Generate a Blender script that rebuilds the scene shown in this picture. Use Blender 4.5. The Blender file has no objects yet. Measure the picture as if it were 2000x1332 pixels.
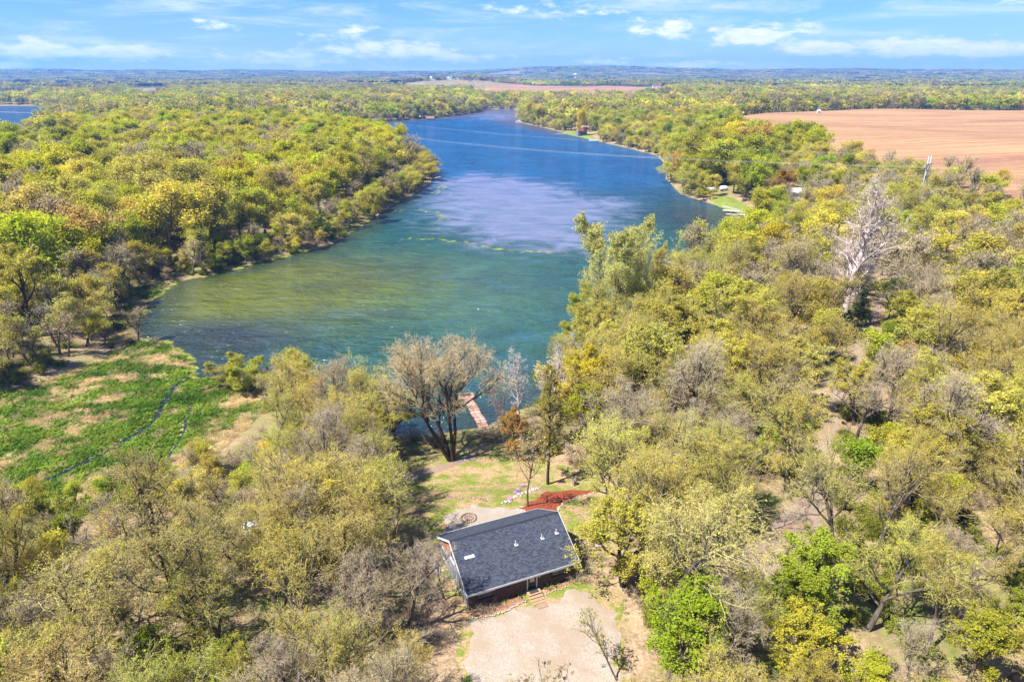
import bpy, bmesh, math, random
import numpy as np
from mathutils import Vector, Matrix

rng = np.random.default_rng(7)
random.seed(7)
SC = bpy.context.scene
COL = SC.collection
PI = math.pi
R = math.radians

# ------------------------------------------------------------------ camera
CAM_H = 57.0
FPX = 1333.0                      # focal length in pixels of the 2000 px wide photograph
HORIZON = 143.0
PITCH = math.atan((666.0 - HORIZON) / FPX)
cam = bpy.data.cameras.new('camera')
cam.sensor_width = 36.0
cam.lens = 36.0 * FPX / 2000.0
cam.clip_start = 0.5
cam.clip_end = 40000.0
cam_o = bpy.data.objects.new('camera', cam)
cam_o.location = (0, 0, CAM_H)
cam_o.rotation_euler = (PI / 2 - PITCH, 0, 0)
COL.objects.link(cam_o)
SC.camera = cam_o

# ------------------------------------------------------------------ light
SUN_EL = R(55)
SUN_SHADOW = R(31)                # shadows fall to the right and a little away
sun_from = Vector((-math.cos(SUN_SHADOW) * math.cos(SUN_EL), -math.sin(SUN_SHADOW) * math.cos(SUN_EL), math.sin(SUN_EL)))
sl = bpy.data.lights.new('sun', 'SUN')
sl.energy = 5.0
sl.angle = R(0.5)
sl.color = (1.0, 0.965, 0.905)
so = bpy.data.objects.new('sun', sl)
so.rotation_euler = (-sun_from).to_track_quat('-Z', 'Y').to_euler()
so.location = (-100, -60, 200)
COL.objects.link(so)

SC.view_settings.view_transform = 'Standard'
SC.view_settings.look = 'None'
SC.view_settings.exposure = 1.30
SC.view_settings.gamma = 1.0
SC.view_settings.use_curve_mapping = False
SC.render.engine = 'CYCLES'
SC.cycles.max_bounces = 6
SC.cycles.diffuse_bounces = 3
SC.cycles.glossy_bounces = 2
SC.cycles.transmission_bounces = 3
SC.cycles.transparent_max_bounces = 6
SC.cycles.volume_bounces = 1
SC.cycles.use_denoising = True
SC.cycles.use_adaptive_sampling = True
SC.cycles.adaptive_threshold = 0.015


def W(px, py, z=0.0):
    """ground point at height z seen at a photograph pixel"""
    c, s = math.cos(PITCH), math.sin(PITCH)
    x = (px - 1000.0) / FPX
    v = (666.0 - py) / FPX
    d = (x, c + v * s, -s + v * c)
    t = (z - CAM_H) / d[2]
    return (d[0] * t, d[1] * t)


def proj(x, y, z):
    c, s = math.cos(PITCH), math.sin(PITCH)
    dz = z - CAM_H
    dep = y * c - dz * s
    up = y * s + dz * c
    return 1000 + FPX * x / dep, 666 - FPX * up / dep, dep


# ------------------------------------------------------------------ node helpers
class NT:
    def __init__(self, tree):
        self.t = tree
        self.n = tree.nodes
        self.l = tree.links

    def node(self, typ, **kw):
        n = self.n.new(typ)
        for k, v in kw.items():
            setattr(n, k, v)
        return n

    def put(self, sock, val):
        if isinstance(val, bpy.types.NodeSocket):
            self.l.new(val, sock)
        elif val is not None:
            sock.default_value = val

    def math(self, op, a, b=None, c=None, clamp=False):
        n = self.node('ShaderNodeMath', operation=op, use_clamp=clamp)
        self.put(n.inputs[0], a)
        if b is not None:
            self.put(n.inputs[1], b)
        if c is not None:
            self.put(n.inputs[2], c)
        return n.outputs[0]

    def mix(self, f, a, b, mode='MIX'):
        n = self.node('ShaderNodeMix', data_type='RGBA', blend_type=mode)
        self.put(n.inputs[0], f)
        self.put(n.inputs[6], a if isinstance(a, bpy.types.NodeSocket) else (*a, 1))
        self.put(n.inputs[7], b if isinstance(b, bpy.types.NodeSocket) else (*b, 1))
        return n.outputs[2]

    def noise(self, vec, scale, detail=4, rough=0.55, dist=0.0):
        n = self.node('ShaderNodeTexNoise')
        if vec is not None:
            self.l.new(vec, n.inputs['Vector'])
        n.inputs['Scale'].default_value = scale
        n.inputs['Detail'].default_value = detail
        n.inputs['Roughness'].default_value = rough
        n.inputs['Distortion'].default_value = dist
        return n.outputs['Fac']

    def ramp(self, f, lo, hi):
        n = self.node('ShaderNodeMapRange', interpolation_type='SMOOTHSTEP')
        self.put(n.inputs[0], f)
        n.inputs[1].default_value = lo
        n.inputs[2].default_value = hi
        return n.outputs[0]

    def mapping(self, vec, scale=(1, 1, 1), rot=(0, 0, 0)):
        n = self.node('ShaderNodeMapping')
        self.l.new(vec, n.inputs[0])
        n.inputs['Scale'].default_value = scale
        n.inputs['Rotation'].default_value = rot
        return n.outputs[0]

    def attr(self, name, typ='GEOMETRY'):
        return self.node('ShaderNodeAttribute', attribute_name=name, attribute_type=typ)


def new_mat(name):
    m = bpy.data.materials.new(name)
    m.use_nodes = True
    m.node_tree.nodes.clear()
    t = NT(m.node_tree)
    out = t.node('ShaderNodeOutputMaterial')
    return m, t, out


def bsdf(t, out, col, rough=0.8, spec=0.3, metal=0.0, bump=None, bstr=0.3, bdist=0.05):
    b = t.node('ShaderNodeBsdfPrincipled')
    t.put(b.inputs['Base Color'], col if isinstance(col, bpy.types.NodeSocket) else (*col, 1))
    t.put(b.inputs['Roughness'], rough)
    b.inputs['Specular IOR Level'].default_value = spec
    b.inputs['Metallic'].default_value = metal
    if bump is not None:
        bn = t.node('ShaderNodeBump')
        bn.inputs['Strength'].default_value = bstr
        bn.inputs['Distance'].default_value = bdist
        t.l.new(bump, bn.inputs['Height'])
        t.l.new(bn.outputs[0], b.inputs['Normal'])
    t.l.new(b.outputs[0], out.inputs[0])
    return b


def mottled(name, c1, c2, scale=3.0, rough=0.8, spec=0.2, bstr=0.25, bdist=0.03, metal=0.0, stretch=(1, 1, 1), detail=5):
    m, t, out = new_mat(name)
    pos = t.node('ShaderNodeTexCoord').outputs['Object']
    pos = t.mapping(pos, stretch)
    f = t.ramp(t.noise(pos, scale, detail, 0.6), 0.3, 0.7)
    bsdf(t, out, t.mix(f, c1, c2), rough, spec, metal, f, bstr, bdist)
    return m


# ------------------------------------------------------------------ world
wd = bpy.data.worlds.new('World')
SC.world = wd
wd.use_nodes = True
wd.node_tree.nodes.clear()
t = NT(wd.node_tree)
wout = t.node('ShaderNodeOutputWorld')
bg = t.node('ShaderNodeBackground')
sky = t.node('ShaderNodeTexSky', sky_type='NISHITA')
sky.sun_disc = False
sky.sun_elevation = SUN_EL
sky.sun_rotation = math.atan2(sun_from.x, sun_from.y) % (2 * PI)
sky.altitude = 300
sky.air_density = 1.0
sky.dust_density = 0.25
sky.ozone_density = 1.6
hs = t.node('ShaderNodeHueSaturation')
hs.inputs['Saturation'].default_value = 1.15
t.l.new(t.mix(1.0, sky.outputs[0], (0.36, 0.47, 0.75), 'MULTIPLY'), hs.inputs['Color'])
gen = t.node('ShaderNodeTexCoord').outputs['Generated']
sx = t.node('ShaderNodeSeparateXYZ')
t.l.new(gen, sx.inputs[0])
az = t.math('ARCTAN2', sx.outputs[0], sx.outputs[1])
el = t.math('ARCSINE', sx.outputs[2])
cv = t.node('ShaderNodeCombineXYZ')
t.l.new(az, cv.inputs[0])
t.l.new(el, cv.inputs[1])
uv = cv.outputs[0]


def sky_angle(px, py):
    c, s = math.cos(PITCH), math.sin(PITCH)
    x = (px - 1000.0) / FPX
    v = (666.0 - py) / FPX
    d = Vector((x, c + v * s, -s + v * c)).normalized()
    return math.atan2(d.x, d.y), math.asin(d.z)


n1 = t.noise(t.mapping(uv, (22, 62, 1)), 1.0, 7, 0.62, 0.3)
n2 = t.noise(t.mapping(uv, (55, 170, 1)), 1.0, 4, 0.6)
nn = t.math('ADD', t.math('MULTIPLY', n1, 0.75), t.math('MULTIPLY', n2, 0.25))
banks = None
for (px, py, w, h, a) in [(60, 98, 130, 15, 1.0), (220, 103, 130, 13, 1.0), (0, 130, 60, 8, .8), (540, 117, 130, 13, .95), (650, 72, 60, 16, .55),
                          (760, 98, 150, 18, .85), (880, 112, 110, 9, .9), (420, 50, 45, 10, .7), (1310, 58, 95, 18, .75),
                          (1480, 68, 85, 20, 1.0), (1590, 92, 80, 12, .95), (1780, 82, 110, 12, .95), (1900, 98, 150, 13, 1.0),
                          (1165, 121, 70, 8, .75), (1360, 127, 90, 8, .75), (1050, 20, 160, 18, .45), (1970, 6, 40, 6, .6),
                          (690, 60, 70, 12, .35)]:
    a0, e0 = sky_angle(px, py)
    ws, hs_ = w / FPX, h / FPX
    da = t.math('DIVIDE', t.math('SUBTRACT', az, a0), ws)
    de = t.math('DIVIDE', t.math('SUBTRACT', el, e0), hs_)
    q = t.math('ADD', t.math('MULTIPLY', da, da), t.math('MULTIPLY', de, de))
    g = t.math('MULTIPLY', t.math('EXPONENT', t.math('MULTIPLY', q, -1.0)), a)
    banks = g if banks is None else t.math('MAXIMUM', banks, g)
cum = t.ramp(t.math('ADD', t.math('MULTIPLY', banks, 0.8), t.math('MULTIPLY', t.math('SUBTRACT', nn, 0.5), 2.4)), 0.15, 0.72)
cum = t.math('MULTIPLY', cum, t.ramp(banks, 0.02, 0.25))
# scattered fair-weather cloud and thin cirrus over the whole sky
gl = t.ramp(t.noise(t.mapping(uv, (5, 14, 1)), 1.0, 7, 0.62, 0.4), 0.6, 0.8)
gl = t.math('MULTIPLY', gl, t.math('MULTIPLY', t.ramp(el, 0.11, 0.3), 0.7))
cirn = t.noise(t.mapping(uv, (5, 40, 1), (0, 0, R(-7))), 1.0, 6, 0.65, 0.6)
cir = t.math('MULTIPLY', t.ramp(cirn, 0.44, 0.76), 0.6)
low = t.math('MULTIPLY', t.ramp(el, 0.05, -0.004), 0.5)       # pale band of air over the horizon
mask = t.math('MAXIMUM', t.math('MAXIMUM', cum, gl), cir)
white = t.mix(t.ramp(n2, 0.35, 0.65), (4.6, 4.85, 5.2), (5.5, 5.5, 5.5))
skyc = t.mix(low, hs.outputs[0], (3.4, 4.15, 5.15))
skyc = t.mix(mask, skyc, white)
t.l.new(skyc, bg.inputs[0])
bg.inputs[1].default_value = 0.10
t.l.new(bg.outputs[0], wout.inputs[0])


# ------------------------------------------------------------------ numpy helpers
def vnoise(x, y, seed=0):
    xi = np.floor(x).astype(np.int64)
    yi = np.floor(y).astype(np.int64)
    xf = x - xi
    yf = y - yi
    u = xf * xf * (3 - 2 * xf)
    v = yf * yf * (3 - 2 * yf)

    def h(a, b):
        n = (a * 374761393 + b * 668265263 + seed * 1442695041) & 0xFFFFFFFF
        n = ((n ^ (n >> 13)) * 1274126177) & 0xFFFFFFFF
        n = n ^ (n >> 16)
        return (n & 0xFFFF) / 65535.0
    return (h(xi, yi) * (1 - u) + h(xi + 1, yi) * u) * (1 - v) + (h(xi, yi + 1) * (1 - u) + h(xi + 1, yi + 1) * u) * v


def fbm(x, y, seed=0, oct=3):
    s = 0
    a = 0.5
    for i in range(oct):
        s = s + a * vnoise(x * 2 ** i, y * 2 ** i, seed + i * 17)
        a *= 0.5
    return s / (1 - 0.5 ** oct)


def sstep(v, a, b):
    q = np.clip((v - a) / (b - a), 0, 1)
    return q * q * (3 - 2 * q)


def sdf(poly, x, y):
    """signed distance, negative inside"""
    x = np.asarray(x, float)
    y = np.asarray(y, float)
    P = np.array(poly, float)
    d = np.full(x.shape, 1e18)
    inside = np.zeros(x.shape, bool)
    for i in range(len(P)):
        a = P[i]
        b = P[(i + 1) % len(P)]
        e = b - a
        L2 = max(e @ e, 1e-9)
        q = np.clip(((x - a[0]) * e[0] + (y - a[1]) * e[1]) / L2, 0, 1)
        d = np.minimum(d, (x - a[0] - q * e[0]) ** 2 + (y - a[1] - q * e[1]) ** 2)
        if a[1] != b[1]:
            cond = ((a[1] > y) != (b[1] > y)) & (x < (b[0] - a[0]) * (y - a[1]) / (b[1] - a[1]) + a[0])
            inside ^= cond
    d = np.sqrt(d)
    return np.where(inside, -d, d)


def linedist(pts, x, y):
    P = np.array(pts, float)
    d = np.full(np.shape(x), 1e18)
    for i in range(len(P) - 1):
        a, b = P[i], P[i + 1]
        e = b - a
        q = np.clip(((x - a[0]) * e[0] + (y - a[1]) * e[1]) / max(e @ e, 1e-9), 0, 1)
        d = np.minimum(d, np.hypot(x - a[0] - q * e[0], y - a[1] - q * e[1]))
    return d


def PX(pts, z=0.0):
    return [W(p[0], p[1], z) for p in pts]


# ------------------------------------------------------------------ plan of the place
LAKE = PX([(372, 742), (366, 700), (330, 672), (272, 662), (258, 642), (285, 590), (340, 552), (450, 527), (560, 500), (640, 481), (700, 446),
           (760, 404), (820, 372), (846, 352), (850, 335), (835, 318), (790, 300), (720, 276), (650, 256), (640, 248), (740, 239), (860, 230), (930, 221), (955, 213),
           (1020, 214), (1012, 224), (1015, 240), (1062, 250), (1120, 265), (1170, 277), (1235, 292), (1285, 305), (1300, 322), (1302, 350), (1330, 380), (1395, 400),
           (1450, 420), (1480, 440), (1470, 470), (1430, 505), (1330, 548), (1240, 615), (1165, 690), (1100, 762), (1040, 795), (1000, 805), (955, 832),
           (870, 846), (800, 852), (740, 858), (690, 840), (620, 800), (560, 772), (500, 752), (430, 740)])
PONDS = [PX([(-400, 208), (60, 207), (92, 211), (90, 240), (60, 275), (-400, 288)], 0),
         PX([(-300, 184), (40, 184), (62, 187), (40, 198), (-300, 200)], 0),
         PX([(112, 167.5), (150, 167.5), (152, 175), (114, 175.5)], 0),
         PX([(262, 178), (315, 179), (315, 198), (270, 197)], 0)]
FIELD = PX([(1440, 233), (1480, 228), (1560, 222), (1700, 217.5), (2000, 218), (2400, 218), (2600, 420), (1990, 400), (1860, 362), (1760, 335), (1690, 320), (1600, 305), (1510, 285), (1435, 258)], 11)
FARFIELD = PX([(905, 186), (950, 176), (1000, 172), (1290, 172.5), (1300, 190), (1130, 197), (960, 197)], 4)
MARSH = PX([(-260, 830), (0, 770), (100, 742), (200, 705), (262, 668), (330, 672), (366, 690), (372, 742), (430, 738), (500, 752), (520, 790), (465, 850),
            (400, 895), (330, 930), (250, 965), (170, 1010), (60, 1010), (-40, 940), (-260, 1000)], 0.3)
FRINGE = PX([(262, 668), (258, 642), (285, 590), (340, 552), (300, 545), (250, 580), (205, 640), (215, 680)], 0.3)
ZC = 4.5
CLEAR = PX([(775, 935), (800, 862), (890, 846), (960, 833), (1000, 815), (1060, 870), (1180, 930), (1190, 1010), (1175, 1080), (1180, 1130), (1215, 1180), (1235, 1420),
            (905, 1420), (895, 1215), (830, 1110), (830, 1010)], 4.0)
DRIVE = PX([(918, 1212), (985, 1185), (1045, 1178), (1105, 1150), (1150, 1150), (1205, 1185), (1215, 1300), (1225, 1460), (900, 1480), (905, 1300)], ZC)
PATIO = PX([(862, 1010), (880, 993), (925, 982), (990, 990), (1060, 985), (1050, 1010), (900, 1060), (872, 1062)], ZC)
MULCH = PX([(1008, 994), (1045, 968), (1058, 944), (1105, 934), (1162, 933), (1168, 941), (1128, 957), (1100, 978), (1088, 998), (1040, 1008)], ZC)
TRACK = PX([(1392, 1190), (1450, 1130), (1515, 1075), (1565, 1020), (1592, 950), (1607, 885), (1622, 820), (1640, 760), (1668, 700), (1700, 640), (1722, 590), (1745, 545), (1765, 500)], ZC)
STRAW = PX([(-60, 1330), (60, 1262), (160, 1205), (270, 1160), (420, 1100), (560, 1090), (560, 1130), (330, 1190), (200, 1250), (120, 1345)], 3.0)

# cabin frame: front left eave corner, long axis
EAVE = 2.5
cA = W(912, 1163, ZC + EAVE)
cB = W(1132, 1096, ZC + EAVE)
c_len = math.hypot(cB[0] - cA[0], cB[1] - cA[1])
c_yaw = math.atan2(cB[1] - cA[1], cB[0] - cA[0])
c_dep = 10.7
c_mid = (cA[0] + math.cos(c_yaw) * c_len / 2 - math.sin(c_yaw) * c_dep / 2, cA[1] + math.sin(c_yaw) * c_len / 2 + math.cos(c_yaw) * c_dep / 2)


def height(x, y):
    x = np.asarray(x, float)
    y = np.asarray(y, float)
    r = np.hypot(x, y)
    d = sdf(LAKE, x, y)
    for p in PONDS:
        d = np.minimum(d, sdf(p, x, y))
    up = 0.25 + 0.9 * sstep(d, 0, 7) + 3.6 * sstep(d, 6, 48) + 2.0 * sstep(d, 60, 220)
    up = up + (fbm(x / 26, y / 26, 3, 2) - 0.5) * 1.6 * sstep(d, 4, 30)
    up = up + (fbm(x / 180, y / 180, 9, 2) - 0.5) * 7 * sstep(d, 60, 200)
    fd = sdf(FIELD, x, y)
    fz = 10.0 + 2.4 * np.sin(x / 70 + 1.3) * np.cos(y / 85 + x / 240) + 1.5 * np.sin(y / 45 + x / 130) + 3.5 * sstep(y, 380, 900)
    up = up + (fz - up) * sstep(fd, 60, -25)
    mz = 0.16 + (fbm(x / 4, y / 4, 5, 2) - 0.5) * 0.22
    md = np.minimum(sdf(MARSH, x, y), sdf(FRINGE, x, y))
    up = up + (mz - up) * sstep(md, 9, -2)
    pd = np.hypot(x - c_mid[0], y - c_mid[1])
    up = up + (ZC - up) * sstep(pd, 22, 10)
    # drive and turning area lie level with the cabin
    dd = sdf(DRIVE, x, y)
    up = up + (ZC - up) * sstep(dd, 10, 2)
    # distant country
    far = sstep(r, 2500, 6000)
    azm = np.arctan2(x, y)
    ridge = 56 + 52 * np.exp(-((azm - 0.09) / 0.13) ** 2) + 16 * np.exp(-((azm - 0.42) / 0.08) ** 2) - 18 * np.exp(-((azm + 0.1) / 0.15) ** 2) + 11 * (fbm(azm * 22 + 40, r / 2500, 21, 3) - 0.5) * 2
    hill = np.maximum(ridge, 40) * sstep(r, 5400, 8200) * (1 - 0.25 * sstep(r, 8600, 10500))
    up = up + hill + far * 12 * (fbm(x / 1300, y / 1300, 31, 3))
    bx_, by_ = W(895, 170.5, 5)
    up = up + 24 * np.exp(-((x - bx_) / 260) ** 2 - ((y - by_) / 330) ** 2)
    dn = -np.minimum(0.1 + (-d) * 0.09, 2.5)
    z = np.where(d > 0, up, dn)
    # blend right at the shore
    return np.where(np.abs(d) < 1.5, np.where(d > 0, np.minimum(up, 0.02 + d * 0.25), np.maximum(dn, d * 0.12)), z)


def hz(x, y):
    return float(height(np.array([x]), np.array([y]))[0])


def G(px, py):
    """terrain point seen at a photograph pixel"""
    z = 0.0
    for i in range(12):
        x, y = W(px, py, z)
        z = 0.5 * z + 0.5 * hz(x, y)
    return x, y, hz(x, y)


# ------------------------------------------------------------------ mesh helpers
def mesh_np(name, V, F, mats=(), mi=None, smooth=None, fattr=None, vcol=None):
    """V (n,3), F (m,4) quads or (m,3)"""
    me = bpy.data.meshes.new(name)
    V = np.ascontiguousarray(V, np.float32)
    F = np.ascontiguousarray(F, np.int32)
    k = F.shape[1]
    me.vertices.add(len(V))
    me.vertices.foreach_set('co', V.ravel())
    me.loops.add(F.size)
    me.loops.foreach_set('vertex_index', F.ravel())
    me.polygons.add(len(F))
    me.polygons.foreach_set('loop_start', np.arange(0, F.size, k, dtype=np.int32))
    if mi is not None:
        me.polygons.foreach_set('material_index', np.ascontiguousarray(mi, np.int32))
    if smooth is None:
        smooth = np.zeros(len(F), bool)
    elif smooth is True:
        smooth = np.ones(len(F), bool)
    me.polygons.foreach_set('use_smooth', smooth)
    for m in mats:
        me.materials.append(m)
    me.update(calc_edges=True)
    if fattr:
        for k_, v in fattr.items():
            a = me.attributes.new(k_, 'FLOAT', 'FACE')
            a.data.foreach_set('value', np.ascontiguousarray(v, np.float32))
    if vcol:
        for k_, v in vcol.items():
            if v.ndim == 1:
                a = me.attributes.new(k_, 'FLOAT', 'POINT')
                a.data.foreach_set('value', np.ascontiguousarray(v, np.float32))
            else:
                a = me.attributes.new(k_, 'FLOAT_COLOR', 'POINT')
                v4 = np.concatenate([v, np.ones((len(v), 1))], 1)
                a.data.foreach_set('color', np.ascontiguousarray(v4, np.float32).ravel())
    return me


def link(name, me, parent=None, loc=None, **props):
    o = bpy.data.objects.new(name, me)
    COL.objects.link(o)
    if parent is not None:
        o.parent = parent
    if loc is not None:
        o.location = loc
    for k, v in props.items():
        o[k] = v
    return o


def empty(name, label, cat, loc=(0, 0, 0), rz=0.0, group=None):
    o = bpy.data.objects.new(name, None)
    o.empty_display_size = 0.3
    COL.objects.link(o)
    o.location = loc
    o.rotation_euler = (0, 0, rz)
    o['label'] = label
    o['category'] = cat
    if group:
        o['group'] = group
    return o


class MB:
    """collects faces of one part"""

    def __init__(self):
        self.v = []
        self.f = []

    def quad(self, a, b, c, d):
        i = len(self.v)
        self.v += [a, b, c, d]
        self.f.append((i, i + 1, i + 2, i + 3))

    def tri(self, a, b, c):
        i = len(self.v)
        self.v += [a, b, c]
        self.f.append((i, i + 1, i + 2))

    def hexa(self, p):
        """8 corners: bottom ring 0-3, top ring 4-7"""
        i = len(self.v)
        self.v += [tuple(q) for q in p]
        for f in ((0, 3, 2, 1), (4, 5, 6, 7), (0, 1, 5, 4), (1, 2, 6, 5), (2, 3, 7, 6), (3, 0, 4, 7)):
            self.f.append(tuple(i + k for k in f))

    def box(self, x0, x1, y0, y1, z0, z1):
        self.hexa([(x0, y0, z0), (x1, y0, z0), (x1, y1, z0), (x0, y1, z0), (x0, y0, z1), (x1, y0, z1), (x1, y1, z1), (x0, y1, z1)])

    def prism(self, pts, y0, y1, axis='y'):
        """closed profile (u,z) extruded along an axis"""
        n = len(pts)
        i = len(self.v)
        for d in (y0, y1):
            for (u, z) in pts:
                self.v.append((u, d, z) if axis == 'y' else (d, u, z))
        self.f.append(tuple(range(i, i + n)))
        self.f.append(tuple(range(i + 2 * n - 1, i + n - 1, -1)))
        for k in range(n):
            q = (k + 1) % n
            self.f.append((i + k, i + n + k, i + n + q, i + q))

    def tube(self, pts, rad, s=6, caps=True):
        pts = [Vector(p) for p in pts]
        if not isinstance(rad, (list, tuple)):
            rad = [rad] * len(pts)
        i = len(self.v)
        for k, p in enumerate(pts):
            d = (pts[min(k + 1, len(pts) - 1)] - pts[max(k - 1, 0)]).normalized()
            a = d.cross(Vector((0, 0, 1)))
            if a.length < 0.05:
                a = d.cross(Vector((1, 0, 0)))
            a.normalize()
            b = d.cross(a)
            for q in range(s):
                w = 2 * PI * q / s
                self.v.append(tuple(p + (a * math.cos(w) + b * math.sin(w)) * rad[k]))
        for k in range(len(pts) - 1):
            for q in range(s):
                q2 = (q + 1) % s
                self.f.append((i + k * s + q, i + k * s + q2, i + (k + 1) * s + q2, i + (k + 1) * s + q))
        if caps:
            self.f.append(tuple(i + q for q in range(s - 1, -1, -1)))
            self.f.append(tuple(i + (len(pts) - 1) * s + q for q in range(s)))

    def build(self, name, mat, parent=None, bevel=0.0, smooth=False, **props):
        me = bpy.data.meshes.new(name)
        me.from_pydata([tuple(v) for v in self.v], [], self.f)
        bm = bmesh.new()
        bm.from_mesh(me)
        bmesh.ops.recalc_face_normals(bm, faces=bm.faces)
        if bevel:
            bmesh.ops.bevel(bm, geom=list(bm.edges), offset=bevel, segments=1, affect='EDGES')
        bm.to_mesh(me)
        bm.free()
        if smooth:
            me.polygons.foreach_set('use_smooth', np.ones(len(me.polygons), bool))
        me.materials.append(mat)
        return link(name, me, parent, **props)


def rock_mesh(name, mat, seed, s=(1, 1, 0.7)):
    bm = bmesh.new()
    bmesh.ops.create_icosphere(bm, subdivisions=2, radius=0.5)
    rr = random.Random(seed)
    off = [Vector((rr.uniform(-1, 1), rr.uniform(-1, 1), rr.uniform(-1, 1))).normalized() for _ in range(7)]
    cut = [rr.uniform(0.3, 0.46) for _ in off]
    for v in bm.verts:
        for o_, c_ in zip(off, cut):
            dd = v.co.dot(o_) - c_
            if dd > 0:
                v.co -= o_ * dd * 0.9
        v.co.x *= s[0]
        v.co.y *= s[1]
        v.co.z *= s[2]
    me = bpy.data.meshes.new(name)
    bm.to_mesh(me)
    bm.free()
    me.materials.append(mat)
    return me


# ------------------------------------------------------------------ ground materials
def m_ground():
    m, t, out = new_mat('forest_floor')
    g = t.node('ShaderNodeNewGeometry').outputs['Position']
    a = t.noise(g, 0.05, 5, 0.6)
    b = t.noise(g, 0.35, 5, 0.65)
    c = t.noise(g, 2.6, 5, 0.7)
    d = t.noise(t.mapping(g, (1, 1, 1), (0, 0, 0.6)), 0.13, 4, 0.6)
    col = t.mix(t.ramp(b, 0.35, 0.65), (0.19, 0.125, 0.075), (0.33, 0.23, 0.135))      # leaf litter
    col = t.mix(t.ramp(c, 0.42, 0.7), col, (0.42, 0.31, 0.195))
    grass = t.mix(t.ramp(c, 0.3, 0.7), (0.075, 0.105, 0.022), (0.17, 0.185, 0.04))
    f = t.math('MULTIPLY', t.ramp(a, 0.43, 0.6), t.ramp(t.math('ADD', t.math('MULTIPLY', b, .6), t.math('MULTIPLY', c, .4)), 0.4, 0.58))
    col = t.mix(f, col, grass)
    col = t.mix(t.math('MULTIPLY', t.ramp(d, 0.58, 0.72), 0.6), col, (0.34, 0.20, 0.13))
    gm = t.attr('grassy').outputs['Fac']
    col = t.mix(t.math('MULTIPLY', gm, t.ramp(t.math('ADD', t.math('MULTIPLY', b, .55), t.math('MULTIPLY', c, .45)), 0.34, 0.56)), col, grass)
    bsdf(t, out, col, 0.95, 0.05, 0, c, 0.8, 0.12)
    return m


def m_lawn():
    m, t, out = new_mat('lawn_grass')
    g = t.node('ShaderNodeNewGeometry').outputs['Position']
    b = t.noise(g, 0.28, 5, 0.65)
    c = t.noise(g, 3.5, 5, 0.7)
    d = t.noise(t.mapping(g, (0.7, 1, 1)), 0.75, 5, 0.65, 0.4)
    col = t.mix(t.ramp(c, 0.3, 0.7), (0.10, 0.135, 0.022), (0.22, 0.235, 0.045))
    tan = t.mix(t.ramp(c, 0.35, 0.65), (0.26, 0.165, 0.085), (0.40, 0.285, 0.16))
    f = t.ramp(t.math('ADD', t.math('MULTIPLY', b, 0.5), t.math('MULTIPLY', d, 0.5)), 0.43, 0.57)
    col = t.mix(f, col, tan)
    bsdf(t, out, col, 0.95, 0.05, 0, c, 0.8, 0.08)
    return m


def m_gravel(name, c1, c2, dirt):
    m, t, out = new_mat(name)
    g = t.node('ShaderNodeNewGeometry').outputs['Position']
    v = t.node('ShaderNodeTexVoronoi')
    t.l.new(g, v.inputs['Vector'])
    v.inputs['Scale'].default_value = 16.0
    vc = t.node('ShaderNodeSeparateColor')
    t.l.new(v.outputs['Color'], vc.inputs[0])
    b = t.noise(g, 0.3, 5, 0.6)
    c = t.noise(g, 1.6, 5, 0.7)
    col = t.mix(vc.outputs[0], c1, c2)
    col = t.mix(t.math('MULTIPLY', t.ramp(b, 0.42, 0.62), 0.75), col, dirt)
    col = t.mix(t.math('MULTIPLY', t.ramp(c, 0.52, 0.72), 0.45), col, dirt)
    h = t.math('ADD', t.math('MULTIPLY', v.outputs['Distance'], -1.0), c)
    bsdf(t, out, col, 0.95, 0.1, 0, h, 0.9, 0.05)
    return m


def m_mulch():
    m, t, out = new_mat('red_mulch')
    g = t.node('ShaderNodeNewGeometry').outputs['Position']
    b = t.noise(t.mapping(g, (1, 2.5, 1), (0, 0, 0.7)), 3.0, 6, 0.75)
    c = t.noise(g, 0.5, 4, 0.6)
    col = t.mix(t.ramp(b, 0.35, 0.65), (0.12, 0.032, 0.018), (0.33, 0.085, 0.042))
    col = t.mix(t.math('MULTIPLY', t.ramp(c, 0.6, 0.75), 0.5), col, (0.12, 0.07, 0.05))
    bsdf(t, out, col, 0.95, 0.05, 0, b, 0.9, 0.08)
    return m


def m_field():
    m, t, out = new_mat('ploughed_soil')
    g = t.node('ShaderNodeNewGeometry').outputs['Position']
    warp = t.noise(g, 0.006, 3, 0.5)
    off = t.node('ShaderNodeVectorMath', operation='ADD')
    cmb = t.node('ShaderNodeCombineXYZ')
    t.l.new(t.math('MULTIPLY', warp, 60), cmb.inputs[1])
    t.l.new(g, off.inputs[0])
    t.l.new(cmb.outputs[0], off.inputs[1])
    rows = t.noise(t.mapping(off.outputs[0], (0.008, 0.30, 0.0), (0, 0, R(14))), 1.0, 4, 0.55)
    b = t.noise(t.mapping(g, (0.4, 1.3, 1), (0, 0, R(14))), 0.02, 5, 0.6)
    c = t.noise(g, 0.2, 5, 0.65)
    d = t.noise(t.mapping(g, (0.35, 1.2, 1), (0, 0, R(-6))), 0.011, 4, 0.55, 0.6)
    col = t.mix(t.ramp(b, 0.3, 0.7), (0.33, 0.19, 0.095), (0.40, 0.245, 0.125))
    col = t.mix(t.ramp(d, 0.48, 0.62), col, (0.235, 0.125, 0.080))
    col = t.mix(t.math('MULTIPLY', t.ramp(rows, 0.42, 0.60), 0.75), col, (0.235, 0.125, 0.072))
    col = t.mix(t.math('MULTIPLY', t.ramp(c, 0.45, 0.75), 0.3), col, (0.5, 0.31, 0.16))
    bsdf(t, out, col, 1.0, 0.02, 0, rows, 0.5, 0.4)
    return m


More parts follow.
